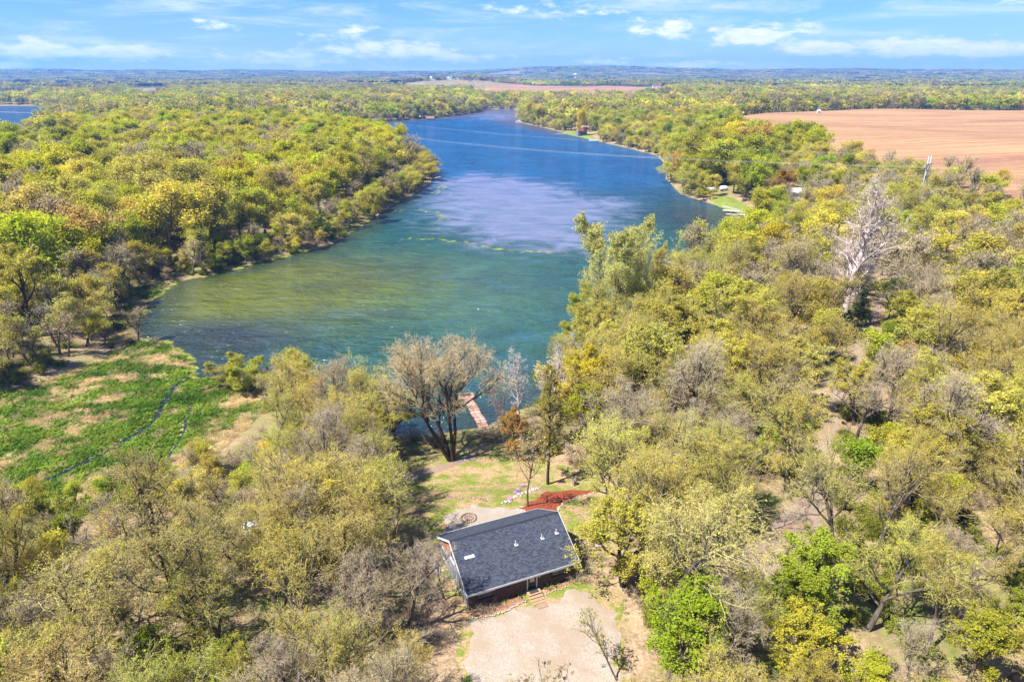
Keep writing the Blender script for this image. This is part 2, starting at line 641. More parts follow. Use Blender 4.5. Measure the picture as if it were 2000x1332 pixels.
def m_marsh():
    m, t, out = new_mat('marsh_ground')
    g = t.node('ShaderNodeNewGeometry').outputs['Position']
    b = t.noise(t.mapping(g, (0.6, 1, 1), (0, 0, R(30))), 0.16, 5, 0.62)
    c = t.noise(g, 1.5, 5, 0.7)
    col = t.mix(t.ramp(c, 0.3, 0.7), (0.06, 0.085, 0.02), (0.13, 0.15, 0.035))
    tan = t.mix(t.ramp(c, 0.3, 0.7), (0.27, 0.19, 0.09), (0.48, 0.36, 0.18))
    col = t.mix(t.ramp(t.math('ADD', t.math('MULTIPLY', b, .6), t.math('MULTIPLY', c, .4)), 0.45, 0.55), col, tan)
    mud = t.ramp(t.noise(g, 0.35, 5, 0.6), 0.66, 0.72)
    col = t.mix(mud, col, (0.05, 0.055, 0.05))
    bsdf(t, out, col, 0.9, 0.1, 0, c, 0.8, 0.15)
    return m


M = {}
M['ground'] = m_ground()
M['lawn'] = m_lawn()
M['gravel'] = m_gravel('drive_gravel', (0.27, 0.22, 0.172), (0.44, 0.372, 0.30), (0.31, 0.232, 0.16))
M['patio'] = m_gravel('patio_gravel', (0.27, 0.235, 0.195), (0.42, 0.37, 0.315), (0.31, 0.245, 0.18))
M['track'] = m_gravel('track_dirt', (0.23, 0.17, 0.13), (0.34, 0.265, 0.21), (0.25, 0.165, 0.11))
M['mulch'] = m_mulch()
M['field'] = m_field()
M['marsh'] = m_marsh()


# ------------------------------------------------------------------ ground sheet
def polar_grid(rs, azs):
    rr, aa = np.meshgrid(rs, azs, indexing='ij')
    x = (rr * np.sin(aa)).ravel()
    y = (rr * np.cos(aa)).ravel()
    nr, na = len(rs), len(azs)
    i = np.arange(nr - 1)[:, None] * na + np.arange(na - 1)[None, :]
    F = np.stack([i, i + 1, i + na + 1, i + na], -1).reshape(-1, 4)[:, ::-1]
    return x, y, F


azs = np.concatenate([np.linspace(-PI, -0.9, 60)[:-1], np.linspace(-0.9, 0.9, 380), np.linspace(0.9, PI, 60)[1:]])
rs = np.concatenate([np.linspace(0.5, 30, 12)[:-1], np.geomspace(30, 400, 240)[:-1], np.geomspace(400, 1400, 130)[:-1], np.geomspace(1400, 11000, 80)])
gx, gy, gf = polar_grid(rs, azs)
gzz = height(gx, gy)
grassy = sstep(fbm(gx / 20, gy / 20, 77, 2), 0.5, 0.65) * 0.6
grassy = np.maximum(grassy, sstep(sdf(LAKE, gx, gy), 8, 2) * 0.5 * (gy < 130))
gme = mesh_np('ground', np.stack([gx, gy, gzz], 1), gf, [M['ground']], smooth=True, vcol={'grassy': grassy})
link('ground', gme, kind='structure')


def drape(name, mat, poly, step, lift=0.07, soft=1.0, wob=0.6, wobs=2.5, seed=1, extra=None, sd=None):
    P = np.array(poly)
    x0, y0 = P.min(0) - soft * 2
    x1, y1 = P.max(0) + soft * 2
    nx = int((x1 - x0) / step) + 2
    ny = int((y1 - y0) / step) + 2
    xs = np.linspace(x0, x1, nx)
    ys = np.linspace(y0, y1, ny)
    X, Y = np.meshgrid(xs, ys)
    X = X.ravel()
    Y = Y.ravel()
    d = sdf(poly, X, Y) if sd is None else sd(X, Y)
    d = d + (fbm(X / wobs, Y / wobs, seed, 3) - 0.5) * 2 * wob
    q = np.clip(-d / soft, -2, 1)
    Z = height(X, Y) + lift * q
    if extra is not None:
        Z = Z + extra(X, Y) * np.clip(q, 0, 1)
    i = (np.arange(ny - 1)[:, None] * nx + np.arange(nx - 1)[None, :])
    F = np.stack([i, i + 1, i + nx + 1, i + nx], -1).reshape(-1, 4)
    keep = (q[F] > -0.9).any(1)
    F = F[keep]
    used = np.unique(F)
    mp = np.full(len(X), -1)
    mp[used] = np.arange(len(used))
    me = mesh_np(name, np.stack([X, Y, Z], 1)[used], mp[F], [mat], smooth=True)
    return link(name, me, kind='structure')


drape('ploughed_field', M['field'], FIELD, 4.0, 0.5, 6.0, 9.0, 25.0, 5)
drape('far_field', M['field'], FARFIELD, 20.0, 2.0, 15.0, 5.0, 100.0, 6)
drape('marsh_ground', M['marsh'], MARSH, 0.7, 0.06, 1.2, 1.6, 5.0, 7)
drape('shore_marsh', M['marsh'], FRINGE, 0.7, 0.06, 1.2, 1.0, 5.0, 8)
drape('lawn', M['lawn'], CLEAR, 0.4, 0.06, 1.0, 1.5, 4.0, 9)
drape('gravel_drive', M['gravel'], DRIVE, 0.2, 0.11, 0.9, 1.1, 1.6, 10)
drape('gravel_patio', M['patio'], PATIO, 0.2, 0.11, 0.7, 0.9, 1.2, 11)
drape('mulch_bed', M['mulch'], MULCH, 0.15, 0.12, 0.5, 0.55, 0.8, 12)
TRK_POLY = [(p[0] - 5, p[1]) for p in TRACK] + [(p[0] + 5, p[1]) for p in TRACK[::-1]]
drape('dirt_track', M['track'], TRK_POLY, 0.4, 0.10, 0.8, 1.0, 3.0, 13,
      sd=lambda X, Y: linedist(TRACK, X, Y) - 1.25 - 1.5 * np.exp(-((Y - TRACK[2][1]) / 7) ** 2))
FOOT = PX([(770, 938), (800, 922), (845, 905), (880, 893), (920, 880)], 2.6)
drape('foot_path', M['track'], [(p[0], p[1] - 3) for p in FOOT] + [(p[0], p[1] + 3) for p in FOOT[::-1]], 0.25, 0.10, 0.5, 0.4, 1.5, 14,
      sd=lambda X, Y: linedist(FOOT, X, Y) - 1.2)
STRAWM = mottled('straw_ground', (0.21, 0.15, 0.075), (0.38, 0.28, 0.15), 1.4, 0.95, 0.05, 0.6, 0.1)
drape('straw_bank', STRAWM, STRAW, 0.4, 0.06, 1.5, 1.8, 3.0, 15)
LAWN2 = PX([(1385, 389), (1408, 383), (1440, 391), (1485, 418), (1490, 434), (1450, 419), (1408, 402)], 1.0)
FLAWN = mottled('shore_lawn', (0.13, 0.165, 0.03), (0.21, 0.235, 0.05), 0.4, 0.95, 0.05, 0.3, 0.1)
drape('shore_lawn', FLAWN, LAWN2, 1.0, 0.12, 1.5, 0.6, 6.0, 16)
LAWN3 = PX([(1085, 258), (1130, 256), (1150, 262), (1168, 274), (1120, 264)], 1.0)
drape('shore_lawn', FLAWN, LAWN3, 2.0, 0.2, 2.0, 1.0, 10.0, 17)


# ------------------------------------------------------------------ water
def m_water(name, gloss=0.34):
    m, t, out = new_mat(name)
    g = t.node('ShaderNodeNewGeometry').outputs['Position']
    base = t.attr('wcol').outputs['Color']
    weed = t.attr('weed').outputs['Fac']
    scum = t.attr('scum').outputs['Fac']
    n1 = t.noise(t.mapping(g, (1, 1.6, 1), (0, 0, R(25))), 0.06, 6, 0.65, 0.6)
    n2 = t.noise(g, 0.35, 6, 0.7)
    wm = t.ramp(t.math('ADD', weed, t.math('MULTIPLY', t.math('SUBTRACT', n1, 0.5), 1.5)), 0.18, 0.9)
    wc = t.mix(t.ramp(n1, 0.35, 0.65), (0.115, 0.14, 0.235), (0.165, 0.175, 0.275))
    n4 = t.noise(g, 0.022, 5, 0.6)
    n4b = t.noise(g, 0.13, 5, 0.6)
    patch = t.ramp(t.math('ADD', t.math('MULTIPLY', n4, 0.6), t.math('MULTIPLY', n4b, 0.4)), 0.35, 0.65)
    base2 = t.mix(patch, t.mix(0.45, base, (0.0, 0.010, 0.03), 'MIX'), base)
    col = t.mix(t.math('MULTIPLY', wm, 0.8), base2, wc)
    sm = t.ramp(t.math('ADD', scum, t.math('MULTIPLY', t.math('SUBTRACT', n2, 0.5), 2.2)), 0.62, 1.0)
    sc = t.mix(t.ramp(n2, 0.4, 0.6), (0.15, 0.18, 0.02), (0.24, 0.25, 0.045))
    col = t.mix(sm, col, sc)
    # wind ripples
    w1 = t.noise(t.mapping(g, (0.8, 2.2, 1), (0, 0, R(-12))), 0.34, 3, 0.6, 0.4)
    w2 = t.noise(t.mapping(g, (0.5, 1.5, 1), (0, 0, R(14))), 0.22, 4, 0.6, 0.5)
    gust = t.ramp(t.noise(t.mapping(g, (1, 2.2, 1), (0, 0, R(-10))), 0.012, 5, 0.6, 0.5), 0.3, 0.7)
    h = t.math('ADD', t.math('MULTIPLY', w1, 0.30), t.math('MULTIPLY', w2, 0.55))
    gust2 = t.ramp(t.noise(t.mapping(g, (0.8, 1.7, 1), (0, 0, R(-22))), 0.09, 5, 0.68, 0.4), 0.36, 0.64)
    gust = t.math('ADD', t.math('MULTIPLY', gust, 0.4), t.math('MULTIPLY', gust2, 0.6))
    h = t.math('MULTIPLY', h, t.math('ADD', 0.3, t.math('MULTIPLY', gust, 1.35)))
    h = t.math('MULTIPLY', h, t.math('SUBTRACT', 1.0, t.math('MULTIPLY', wm, 0.6)))
    bn = t.node('ShaderNodeBump')
    bn.inputs['Strength'].default_value = 1.0
    bn.inputs['Distance'].default_value = 2.2
    t.l.new(h, bn.inputs['Height'])
    dif = t.node('ShaderNodeBsdfDiffuse')
    t.l.new(col, dif.inputs[0])
    t.l.new(bn.outputs[0], dif.inputs['Normal'])
    gl_ = t.node('ShaderNodeBsdfGlossy')
    gl_.inputs['Roughness'].default_value = 0.08
    gl_.inputs['Color'].default_value = (0.9, 0.95, 1, 1)
    t.l.new(bn.outputs[0], gl_.inputs['Normal'])
    fr = t.node('ShaderNodeFresnel')
    fr.inputs['IOR'].default_value = 1.33
    t.l.new(bn.outputs[0], fr.inputs['Normal'])
    fac = t.math('MULTIPLY', fr.outputs[0], t.math('SUBTRACT', gloss, t.math('MULTIPLY', t.math('MAXIMUM', t.math('MULTIPLY', wm, 0.45), sm), 0.6)))
    ms = t.node('ShaderNodeMixShader')
    t.l.new(fac, ms.inputs[0])
    t.l.new(dif.outputs[0], ms.inputs[1])
    t.l.new(gl_.outputs[0], ms.inputs[2])
    t.l.new(ms.outputs[0], out.inputs[0])
    return m


M['water'] = m_water('lake_water')
M['creek'] = m_water('creek_water', 0.2)
WEED = PX([(862, 352), (930, 338), (1010, 346), (1090, 362), (1150, 384), (1215, 388), (1225, 415), (1190, 450), (1160, 488), (1090, 494), (1000, 488), (930, 470), (870, 452), (850, 425), (838, 400), (850, 372)])
SCUM = [PX([(800, 466), (850, 466), (900, 473), (960, 485), (1020, 492), (1100, 492)]), PX([(772, 412), (815, 410), (850, 415), (870, 428)]), PX([(850, 380), (868, 362)]),
        PX([(372, 742), (366, 700), (330, 672), (272, 662)]), PX([(258, 642), (285, 590), (340, 552), (450, 527), (560, 500)]), PX([(430, 740), (500, 752)])]


def lerpc(a, b, f):
    return a + (b - a) * f[:, None]


def lake_colours(x, y):
    n = len(x)
    c = np.tile(np.array([0.017, 0.084, 0.058]), (n, 1))
    dsh = -sdf(LAKE, x, y)
    # blue of the reflected sky painted into the water colour towards the far end
    c = lerpc(c, np.array([0.008, 0.092, 0.235]), sstep(y, 250, 420))
    # shallow teal green in the bay
    ax, ay = W(760, 580)
    c = lerpc(c, np.array([0.046, 0.130, 0.062]), np.exp(-(((x - ax) / 40) ** 2 + ((y - ay) / 45) ** 2)) * 0.9)
    # algae green along the left shore
    ax, ay = W(470, 560)
    alg = np.exp(-(((x - ax) / 52) ** 2 + ((y - ay) / 34) ** 2))
    c = lerpc(c, np.array([0.125, 0.140, 0.000]), np.clip(alg * 1.6, 0, 1))
    ax, ay = W(385, 670)
    c = lerpc(c, np.array([0.038, 0.040, 0.036]), np.clip(np.exp(-(((x - ax) / 22) ** 2 + ((y - ay) / 15) ** 2)) * 1.2, 0, 1))
    # shallows beside the near left shore of the peninsula
    left = sstep(dsh, 16, 1) * sstep(y, 420, 300) * (x < 20)
    c = lerpc(c, np.array([0.030, 0.050, 0.016]), left * 0.85)
    # brown shallows at the far right cove and along the far shore
    ax, ay = W(1400, 425)
    c = lerpc(c, np.array([0.040, 0.038, 0.020]), np.clip(np.exp(-(((x - ax) / 26) ** 2 + ((y - ay) / 30) ** 2)) * 1.1, 0, 1) * 0.8)
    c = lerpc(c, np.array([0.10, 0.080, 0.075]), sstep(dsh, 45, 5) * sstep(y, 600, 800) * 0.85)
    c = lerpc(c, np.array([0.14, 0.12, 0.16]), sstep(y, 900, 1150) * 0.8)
    near = sstep(dsh, 9, 0) * sstep(y, 200, 140)
    c = lerpc(c, np.array([0.024, 0.040, 0.038]), near * 0.7)
    weed = np.clip(0.5 - sdf(WEED, x, y) / 46.0, -0.5, 1.4)
    fx, fy = W(975, 228)
    weed = np.maximum(weed, 0.62 * np.exp(-(((x - fx) / 60) ** 2 + ((y - fy) / 160) ** 2)))
    scum = np.zeros(n)
    for k, s in enumerate(SCUM):
        scum = np.maximum(scum, np.exp(-(linedist(s, x, y) / (5.0 if k < 3 else 2.6)) ** 2) * (0.72 if k < 3 else 1.0))
    return c, weed, scum


wr = np.concatenate([np.geomspace(60, 260, 260)[:-1], np.geomspace(260, 1450, 190)])
wa = np.linspace(-0.72, 0.62, 300)
wx, wy, wf = polar_grid(wr, wa)
wd_ = sdf(LAKE, wx, wy)
keep = (wd_[wf] < 5 + wy[wf] * 0.012).any(1)
wf = wf[keep]
used = np.unique(wf)
mp = np.full(len(wx), -1)
mp[used] = np.arange(len(used))
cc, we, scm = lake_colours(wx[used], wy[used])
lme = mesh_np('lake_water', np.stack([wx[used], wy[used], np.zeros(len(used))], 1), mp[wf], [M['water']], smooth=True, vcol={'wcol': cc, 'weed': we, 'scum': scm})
link('lake_water', lme, kind='structure')
for p in PONDS:
    P = np.array(p)
    c0 = P.mean(0)
    P = c0 + (P - c0) * 1.02
    V = np.concatenate([P, np.zeros((len(P), 1))], 1)
    me = bpy.data.meshes.new('far_lake_water')
    me.from_pydata([tuple(v) for v in V], [], [tuple(range(len(V)))])
    a = me.attributes.new('wcol', 'FLOAT_COLOR', 'POINT')
    for k in range(len(V)):
        a.data[k].color = (0.03, 0.08, 0.16, 1)
    me.materials.append(M['water'])
    link('far_lake_water', me, kind='structure')
# creek through the marsh
CREEKS = [([(372, 738), (352, 748), (338, 758), (318, 790), (300, 826), (255, 855), (205, 885), (160, 906), (110, 930), (70, 945)], 0.8),
          ([(372, 795), (362, 830), (350, 860), (322, 905), (290, 915), (262, 925), (215, 955)], 0.32),
          ([(345, 900), (310, 912), (275, 905)], 0.5)]
for pts, wid in CREEKS:
    L = [Vector((*W(p[0], p[1], 0.25), 0)) for p in pts]
    # resample
    out_ = []
    for a, b in zip(L[:-1], L[1:]):
        n = max(2, int((b - a).length / 0.7))
        out_ += [a.lerp(b, k / n) for k in range(n)]
    out_.append(L[-1])
    V = []
    for k, p in enumerate(out_):
        d = (out_[min(k + 1, len(out_) - 1)] - out_[max(k - 1, 0)]).normalized()
        nrm = Vector((-d.y, d.x, 0))
        w = wid * (0.1 + 1.5 * float(fbm(np.array([p.x / 3]), np.array([p.y / 3]), 41, 2)[0]))
        for s in (-1, 1):
            q = p + nrm * (w * s + 0.4 * (float(fbm(np.array([p.x / 2]), np.array([p.y / 2]), 43, 2)[0]) - 0.5))
            V.append((q.x, q.y, hz(q.x, q.y)))
    zz = [0.09 + max(V[2 * k][2], V[2 * k + 1][2]) for k in range(len(out_))]
    V = [(v[0], v[1], zz[i // 2] + 0.02) for i, v in enumerate(V)]
    F = np.array([(2 * k, 2 * k + 1, 2 * k + 3, 2 * k + 2) for k in range(len(out_) - 1)])
    me = mesh_np('creek_water', np.array(V), F, [M['creek']], smooth=True, vcol={'wcol': np.tile([0.022, 0.027, 0.03], (len(V), 1))})
    link('creek_water', me, kind='structure')



# ------------------------------------------------------------------ tree materials
def m_bark(name, c1, c2):
    m, t, out = new_mat(name)
    pos = t.node('ShaderNodeTexCoord').outputs['Object']
    f = t.ramp(t.noise(t.mapping(pos, (1, 1, 0.25)), 5.0, 4, 0.65), 0.3, 0.7)
    bsdf(t, out, t.mix(f, c1, c2), 0.95, 0.05)
    return m


def m_leaf(name, trans=0.42):
    m, t, out = new_mat(name)
    tint = t.attr('tint', 'INSTANCER').outputs['Color']
    v = t.attr('v').outputs['Fac']
    hsv = t.node('ShaderNodeHueSaturation')
    t.put(hsv.inputs['Color'], tint)
    t.put(hsv.inputs['Hue'], t.math('ADD', 0.489, t.math('MULTIPLY', v, 0.022)))
    t.put(hsv.inputs['Value'], t.math('ADD', 0.68, t.math('MULTIPLY', v, 0.64)))
    d = t.node('ShaderNodeBsdfDiffuse')
    tr = t.node('ShaderNodeBsdfTranslucent')
    t.l.new(hsv.outputs[0], d.inputs[0])
    t.l.new(hsv.outputs[0], tr.inputs[0])
    ms = t.node('ShaderNodeMixShader')
    ms.inputs[0].default_value = trans
    t.l.new(d.outputs[0], ms.inputs[1])
    t.l.new(tr.outputs[0], ms.inputs[2])
    t.l.new(ms.outputs[0], out.inputs[0])
    return m


def m_twig(name, base, share):
    """thin twigs: bark with a share of the bud colour of their tree"""
    m, t, out = new_mat(name)
    tint = t.attr('tint', 'INSTANCER').outputs['Color']
    v = t.attr('v').outputs['Fac']
    c = t.mix(share, base, tint)
    c = t.mix(t.math('MULTIPLY', v, 0.28), c, (0.05, 0.04, 0.03))
    d = t.node('ShaderNodeBsdfDiffuse')
    t.l.new(c, d.inputs[0])
    t.l.new(d.outputs[0], out.inputs[0])
    return m


M['bark'] = m_bark('grey_brown_bark', (0.07, 0.055, 0.042), (0.18, 0.145, 0.112))
M['bark_dead'] = m_bark('dead_bark', (0.40, 0.32, 0.27), (0.58, 0.48, 0.42))
M['twig_dead'] = m_twig('dead_twig', (0.58, 0.47, 0.40), 0.05)
M['bark_dark'] = m_bark('dark_bark', (0.035, 0.024, 0.018), (0.095, 0.068, 0.05))
M['bark_white'] = m_bark('bleached_bark', (0.36, 0.30, 0.26), (0.56, 0.49, 0.44))
M['leaf'] = m_leaf('spring_leaf')
M['twig'] = m_twig('budding_twig', (0.47, 0.385, 0.20), 0.5)
M['twig_bare'] = m_twig('bare_twig', (0.48, 0.385, 0.26), 0.35)
M['twig_white'] = m_twig('bleached_twig', (0.52, 0.455, 0.41), 0.05)
M['needle'] = m_leaf('conifer_needle', 0.1)


# ------------------------------------------------------------------ tree generator
def unit(a):
    return a / np.maximum(np.linalg.norm(a, axis=-1, keepdims=True), 1e-9)


class Tree:
    def __init__(self, seed):
        self.r = np.random.default_rng(seed)
        self.V = []
        self.F = []
        self.mi = []
        self.v = []
        self.sm = []
        self.n = 0

    def add(self, V, F, mi, v, smooth):
        self.V.append(V)
        self.F.append(F + self.n)
        self.n += len(V)
        self.mi.append(np.full(len(F), mi))
        self.v.append(v)
        self.sm.append(np.full(len(F), smooth))

    def grow(self, P, D, L, nseg, wob, grav):
        """polylines n x (nseg+1) x 3"""
        pts = [P]
        d = D
        for k in range(nseg):
            d = unit(d + self.r.normal(0, wob, d.shape) + np.array([0, 0, 1.0]) * np.asarray(grav).reshape(-1, 1))
            P = P + d * (L / nseg)[:, None]
            pts.append(P)
        return np.stack(pts, 1)

    def tubes(self, pts, r0, r1, s, mi, pw=1.0):
        n, k, _ = pts.shape
        if n == 0:
            return
        ax = unit(pts[:, -1] - pts[:, 0])
        ref = np.where(np.abs(ax[:, 2:3]) > 0.9, np.array([[1.0, 0, 0]]), np.array([[0, 0, 1.0]]))
        a = unit(np.cross(ax, ref))
        b = np.cross(ax, a)
        w = 2 * PI * np.arange(s) / s
        q = (np.arange(k) / (k - 1)) ** pw
        rad = r0[:, None] + (r1 - r0)[:, None] * q[None]
        ring = a[:, None, None, :] * np.cos(w)[None, None, :, None] + b[:, None, None, :] * np.sin(w)[None, None, :, None]
        V = pts[:, :, None, :] + ring * rad[:, :, None, None]
        i = (np.arange(n)[:, None, None] * k + np.arange(k - 1)[None, :, None]) * s
        j = np.arange(s)[None, None, :]
        j2 = (j + 1) % s
        F = np.stack([i + j, i + j2, i + s + j2, i + s + j], -1).reshape(-1, 4)
        v = np.repeat(self.r.random(n), (k - 1) * s)
        self.add(V.reshape(-1, 3), F, mi, v, True)

    def ribbons(self, pts, w0, mi):
        n, k, _ = pts.shape
        ax = unit(pts[:, -1] - pts[:, 0])
        side = unit(np.cross(ax, self.r.normal(0, 1, ax.shape)))
        q = 1 - 0.75 * np.arange(k) / (k - 1)
        off = side[:, None, :] * (w0[:, None] * q[None])[:, :, None]
        V = np.stack([pts - off, pts + off], 2)
        i = (np.arange(n)[:, None] * k + np.arange(k - 1)[None]) * 2
        F = np.stack([i, i + 1, i + 3, i + 2], -1).reshape(-1, 4)
        v = np.repeat(self.r.random(n), k - 1)
        self.add(V.reshape(-1, 3), F, mi, v, False)

    def leaves(self, C, size, mi, upbias=0.5, v=None, asp=0.6):
        n = len(C)
        nr = unit(self.r.normal(0, 1, (n, 3)) + np.array([0, 0, upbias]))
        a = unit(np.cross(nr, self.r.normal(0, 1, (n, 3))))
        b = np.cross(nr, a)
        s = (size * self.r.uniform(0.6, 1.4, n))[:, None]
        V = np.stack([C - a * s, C - b * s * asp, C + a * s, C + b * s * asp], 1).reshape(-1, 3)
        F = np.arange(4 * n).reshape(-1, 4)
        if v is None:
            v = self.r.random(n)
        self.add(V, F, mi, v, False)

    def spawn(self, pts, m, t0, t1, amin, amax, seq=True):
        """m children on each polyline: positions, directions, parameter, parent index"""
        n, k, _ = pts.shape
        tt = (np.arange(m)[None] + self.r.random((n, m))) / m
        tt = t0 + (t1 - t0) * tt
        f = tt * (k - 1)
        i = np.minimum(f.astype(int), k - 2)
        u = (f - i)[..., None]
        idx = np.arange(n)[:, None]
        A = pts[idx, i]
        B = pts[idx, i + 1]
        P = A + (B - A) * u
        d = unit(B - A)
        ph = self.r.random((n, 1)) * 2 * PI + np.arange(m)[None] * 2.4 + self.r.normal(0, 0.35, (n, m))
        ref = np.where(np.abs(d[..., 2:3]) > 0.9, np.array([1.0, 0, 0]), np.array([0, 0, 1.0]))
        a = unit(np.cross(d, ref))
        b = np.cross(d, a)
        al = self.r.uniform(amin, amax, (n, m))
        perp = a * np.cos(ph)[..., None] + b * np.sin(ph)[..., None]
        D = unit(d * np.cos(al)[..., None] + perp * np.sin(al)[..., None])
        par = np.repeat(np.arange(n), m)
        return P.reshape(-1, 3), D.reshape(-1, 3), tt.reshape(-1), par

    def meshes(self, name, mats, split=True):
        V = np.concatenate(self.V)
        F = np.concatenate(self.F)
        mi = np.concatenate(self.mi)
        v = np.concatenate(self.v)
        sm = np.concatenate(self.sm)
        if not split:
            return mesh_np(name, V, F, mats, mi, sm, {'v': v})
        res = []
        for sel, ms, nm in ((mi == 0, mats[:1], 'trunk'), (mi > 0, mats[1:], 'crown')):
            f = F[sel]
            used = np.unique(f)
            mp = np.full(len(V), -1)
            mp[used] = np.arange(len(used))
            res.append(mesh_np(nm, V[used], mp[f], ms, np.maximum(mi[sel] - (0 if nm == 'trunk' else 1), 0), sm[sel], {'v': v[sel]}))
        return res


def gen_tree(seed, H=18.0, bole=0.32, lead=0.75, r0=0.3, limbs=8, limb_len=0.42, ang=(0.5, 1.05), kids=(7, 7, 6, 4), leaf_n=2, leaf_s=0.1, leaf_keep=1.0,
             stems=1, lean=0.12, clump=0.0, droop=0.0, grav=0.10, tw=0.011, round_=0.6, lod=0, spread=0.42):
    """a broad-leaved tree of unit scale H; part 0 wood, 1 twigs, 2 leaves"""
    T = Tree(seed)
    r = T.r
    # stems
    P = np.zeros((stems, 3))
    if stems > 1:
        w = np.arange(stems) * 2 * PI / stems + r.random() * 6
        D = np.stack([np.cos(w) * spread, np.sin(w) * spread, np.ones(stems)], 1)
        P[:, :2] = D[:, :2] * 0.5 * r0
        P[:, 2] = -0.3
    else:
        D = np.array([[r.normal(0, lean), r.normal(0, lean), 1.0]])
        P[:, 2] = -0.3
    D = unit(D)
    Ls = np.full(stems, H * lead) * r.uniform(0.85, 1.05, stems)
    trunk = T.grow(P, D, Ls, 9, 0.055, 0.03)
    rr = np.full(stems, r0 / math.sqrt(stems) * 1.15)
    T.tubes(trunk, rr, rr * 0.3, 7 if lod == 0 else (4 if lod == 1 else 3), 0, 0.8)
    # root flare
    # limbs
    P, D, tt, par = T.spawn(trunk, limbs, bole, 1.0, ang[0], ang[1])
    q = (tt - bole) / (1 - bole)
    shape = np.where(q < 0.35, 0.55 + 0.45 * q / 0.35, 1 - round_ * (q - 0.35) / 0.65)
    L = H * limb_len * shape * r.uniform(0.75, 1.2, len(tt))
    D = unit(D + np.array([0, 0, 0.25]) * q[:, None])
    l1 = T.grow(P, D, L, 6, 0.13, grav)
    rl = np.clip(rr[par] * (0.55 - 0.3 * q) * np.sqrt(L / (H * limb_len)), 0.03, 1)
    T.tubes(l1, rl, rl * 0.3, 5 if lod == 0 else 3, 0)
    # branches
    P, D, tt, par = T.spawn(l1, kids[0], 0.22, 1.0, 0.45, 1.0)
    L2 = L[par] * 0.5 * (1.15 - 0.55 * tt) * r.uniform(0.7, 1.25, len(tt))
    l2 = T.grow(P, D, L2, 4, 0.16, grav * 0.9 - droop * 0.5)
    r2 = np.clip(rl[par] * 0.5 * (1.1 - 0.5 * tt), 0.018, 1)
    if lod < 2:
        T.tubes(l2, r2, r2 * 0.4, 4 if lod == 0 else 3, 0)
    if lod >= 1:
        m = kids[1]
        P, D, tt, par = T.spawn(l2, m, 0.2, 1.05, 0.4, 1.2)
        L3 = L2[par] * 0.5 * r.uniform(0.6, 1.3, len(tt))
        l3 = T.grow(P, D, L3, 2, 0.2, grav - droop)
        if lod == 1:
            T.ribbons(l3, np.full(len(l3), tw), 1)
        ends = l3[:, 1:].reshape(-1, 3)
        cv = np.repeat(r.random(len(l3)), 2)
        n = int(len(ends) * leaf_n)
        pick = r.integers(0, len(ends), n)
        C = ends[pick] + r.normal(0, 0.035 * H * (0.6 if lod == 1 else 0.8), (n, 3))
        T.leaves(C, leaf_s, 2, 1.2, np.clip(cv[pick] * 0.5 + r.random(n) * 0.5, 0, 1), 0.8)
        return T
    # twigs
    P, D, tt, par = T.spawn(l2, kids[1], 0.15, 1.0, 0.4, 1.0)
    L3 = L2[par] * 0.5 * (1.15 - 0.5 * tt) * r.uniform(0.7, 1.3, len(tt))
    l3 = T.grow(P, D, L3, 3, 0.2, grav * 0.6 - droop)
    r3 = np.clip(r2[par] * 0.5, 0.011, 0.03)
    T.tubes(l3, r3, r3 * 0.5, 3, 1)
    cl3 = r.random(len(l3)) ** 1.3
    P, D, tt, par = T.spawn(l3, kids[2], 0.15, 1.0, 0.35, 0.95)
    L4 = L3[par] * 0.55 * r.uniform(0.6, 1.35, len(tt))
    l4 = T.grow(P, D, L4, 2, 0.22, 0.05 - droop * 1.6)
    T.ribbons(l4, np.full(len(l4), tw), 1)
    c4 = cl3[par]
    if kids[3]:
        P, D, tt, par = T.spawn(l4, kids[3], 0.2, 1.0, 0.3, 0.9)
        L5 = L4[par] * 0.6 * r.uniform(0.6, 1.3, len(tt))
        l5 = T.grow(P, D, L5, 1, 0.2, -droop * 2.0)
        T.ribbons(l5, np.full(len(l5), tw * 0.75), 1)
        ends = l5[:, 1]
        cv = c4[par]
    else:
        ends = l4[:, 1:].reshape(-1, 3)
        cv = np.repeat(c4, 2)
    if leaf_n > 0:
        sel = r.random(len(ends)) < leaf_keep * np.where(clump > 0, np.where(cv > clump, 1.0, 0.12), 1.0)
        C = np.repeat(ends[sel], leaf_n, 0)
        vv = np.repeat(cv[sel], leaf_n)
        C = C + r.normal(0, leaf_s * 1.25, C.shape)
        T.leaves(C, leaf_s, 2, 1.3, np.clip(vv * 0.45 + r.random(len(C)) * 0.55, 0, 1), 0.7)
    return T


def gen_conifer(seed, H=12.0, rad=2.4, lod=0):
    T = Tree(seed)
    r = T.r
    trunk = T.grow(np.array([[0, 0, -0.3]]), np.array([[0, 0, 1.0]]), np.array([H]), 8, 0.02, 0.05)
    T.tubes(trunk, np.array([0.22]), np.array([0.02]), 6 if lod == 0 else 3, 0)
    m = 90 if lod == 0 else 40
    P, D, tt, par = T.spawn(trunk, m, 0.06, 0.99, 1.15, 1.6)
    L = rad * (1.02 - tt) ** 0.75 * r.uniform(0.7, 1.2, m)
    l1 = T.grow(P, D, L, 4, 0.08, -0.02)
    T.tubes(l1, np.full(m, 0.03), np.full(m, 0.01), 3, 0)
    P, D, tt, par = T.spawn(l1, 10 if lod == 0 else 5, 0.1, 1.0, 0.5, 1.1)
    L2 = L[par] * 0.3 * r.uniform(0.6, 1.3, len(tt))
    l2 = T.grow(P, D, L2, 2, 0.1, -0.1)
    T.ribbons(l2, np.full(len(l2), 0.012), 1)
    C = np.repeat(l2.reshape(-1, 3), 2 if lod == 0 else 1, 0)
    C = C + r.normal(0, 0.07, C.shape)
    T.leaves(C, 0.12 if lod == 0 else 0.25, 2, 0.3, None, 0.5)
    return T


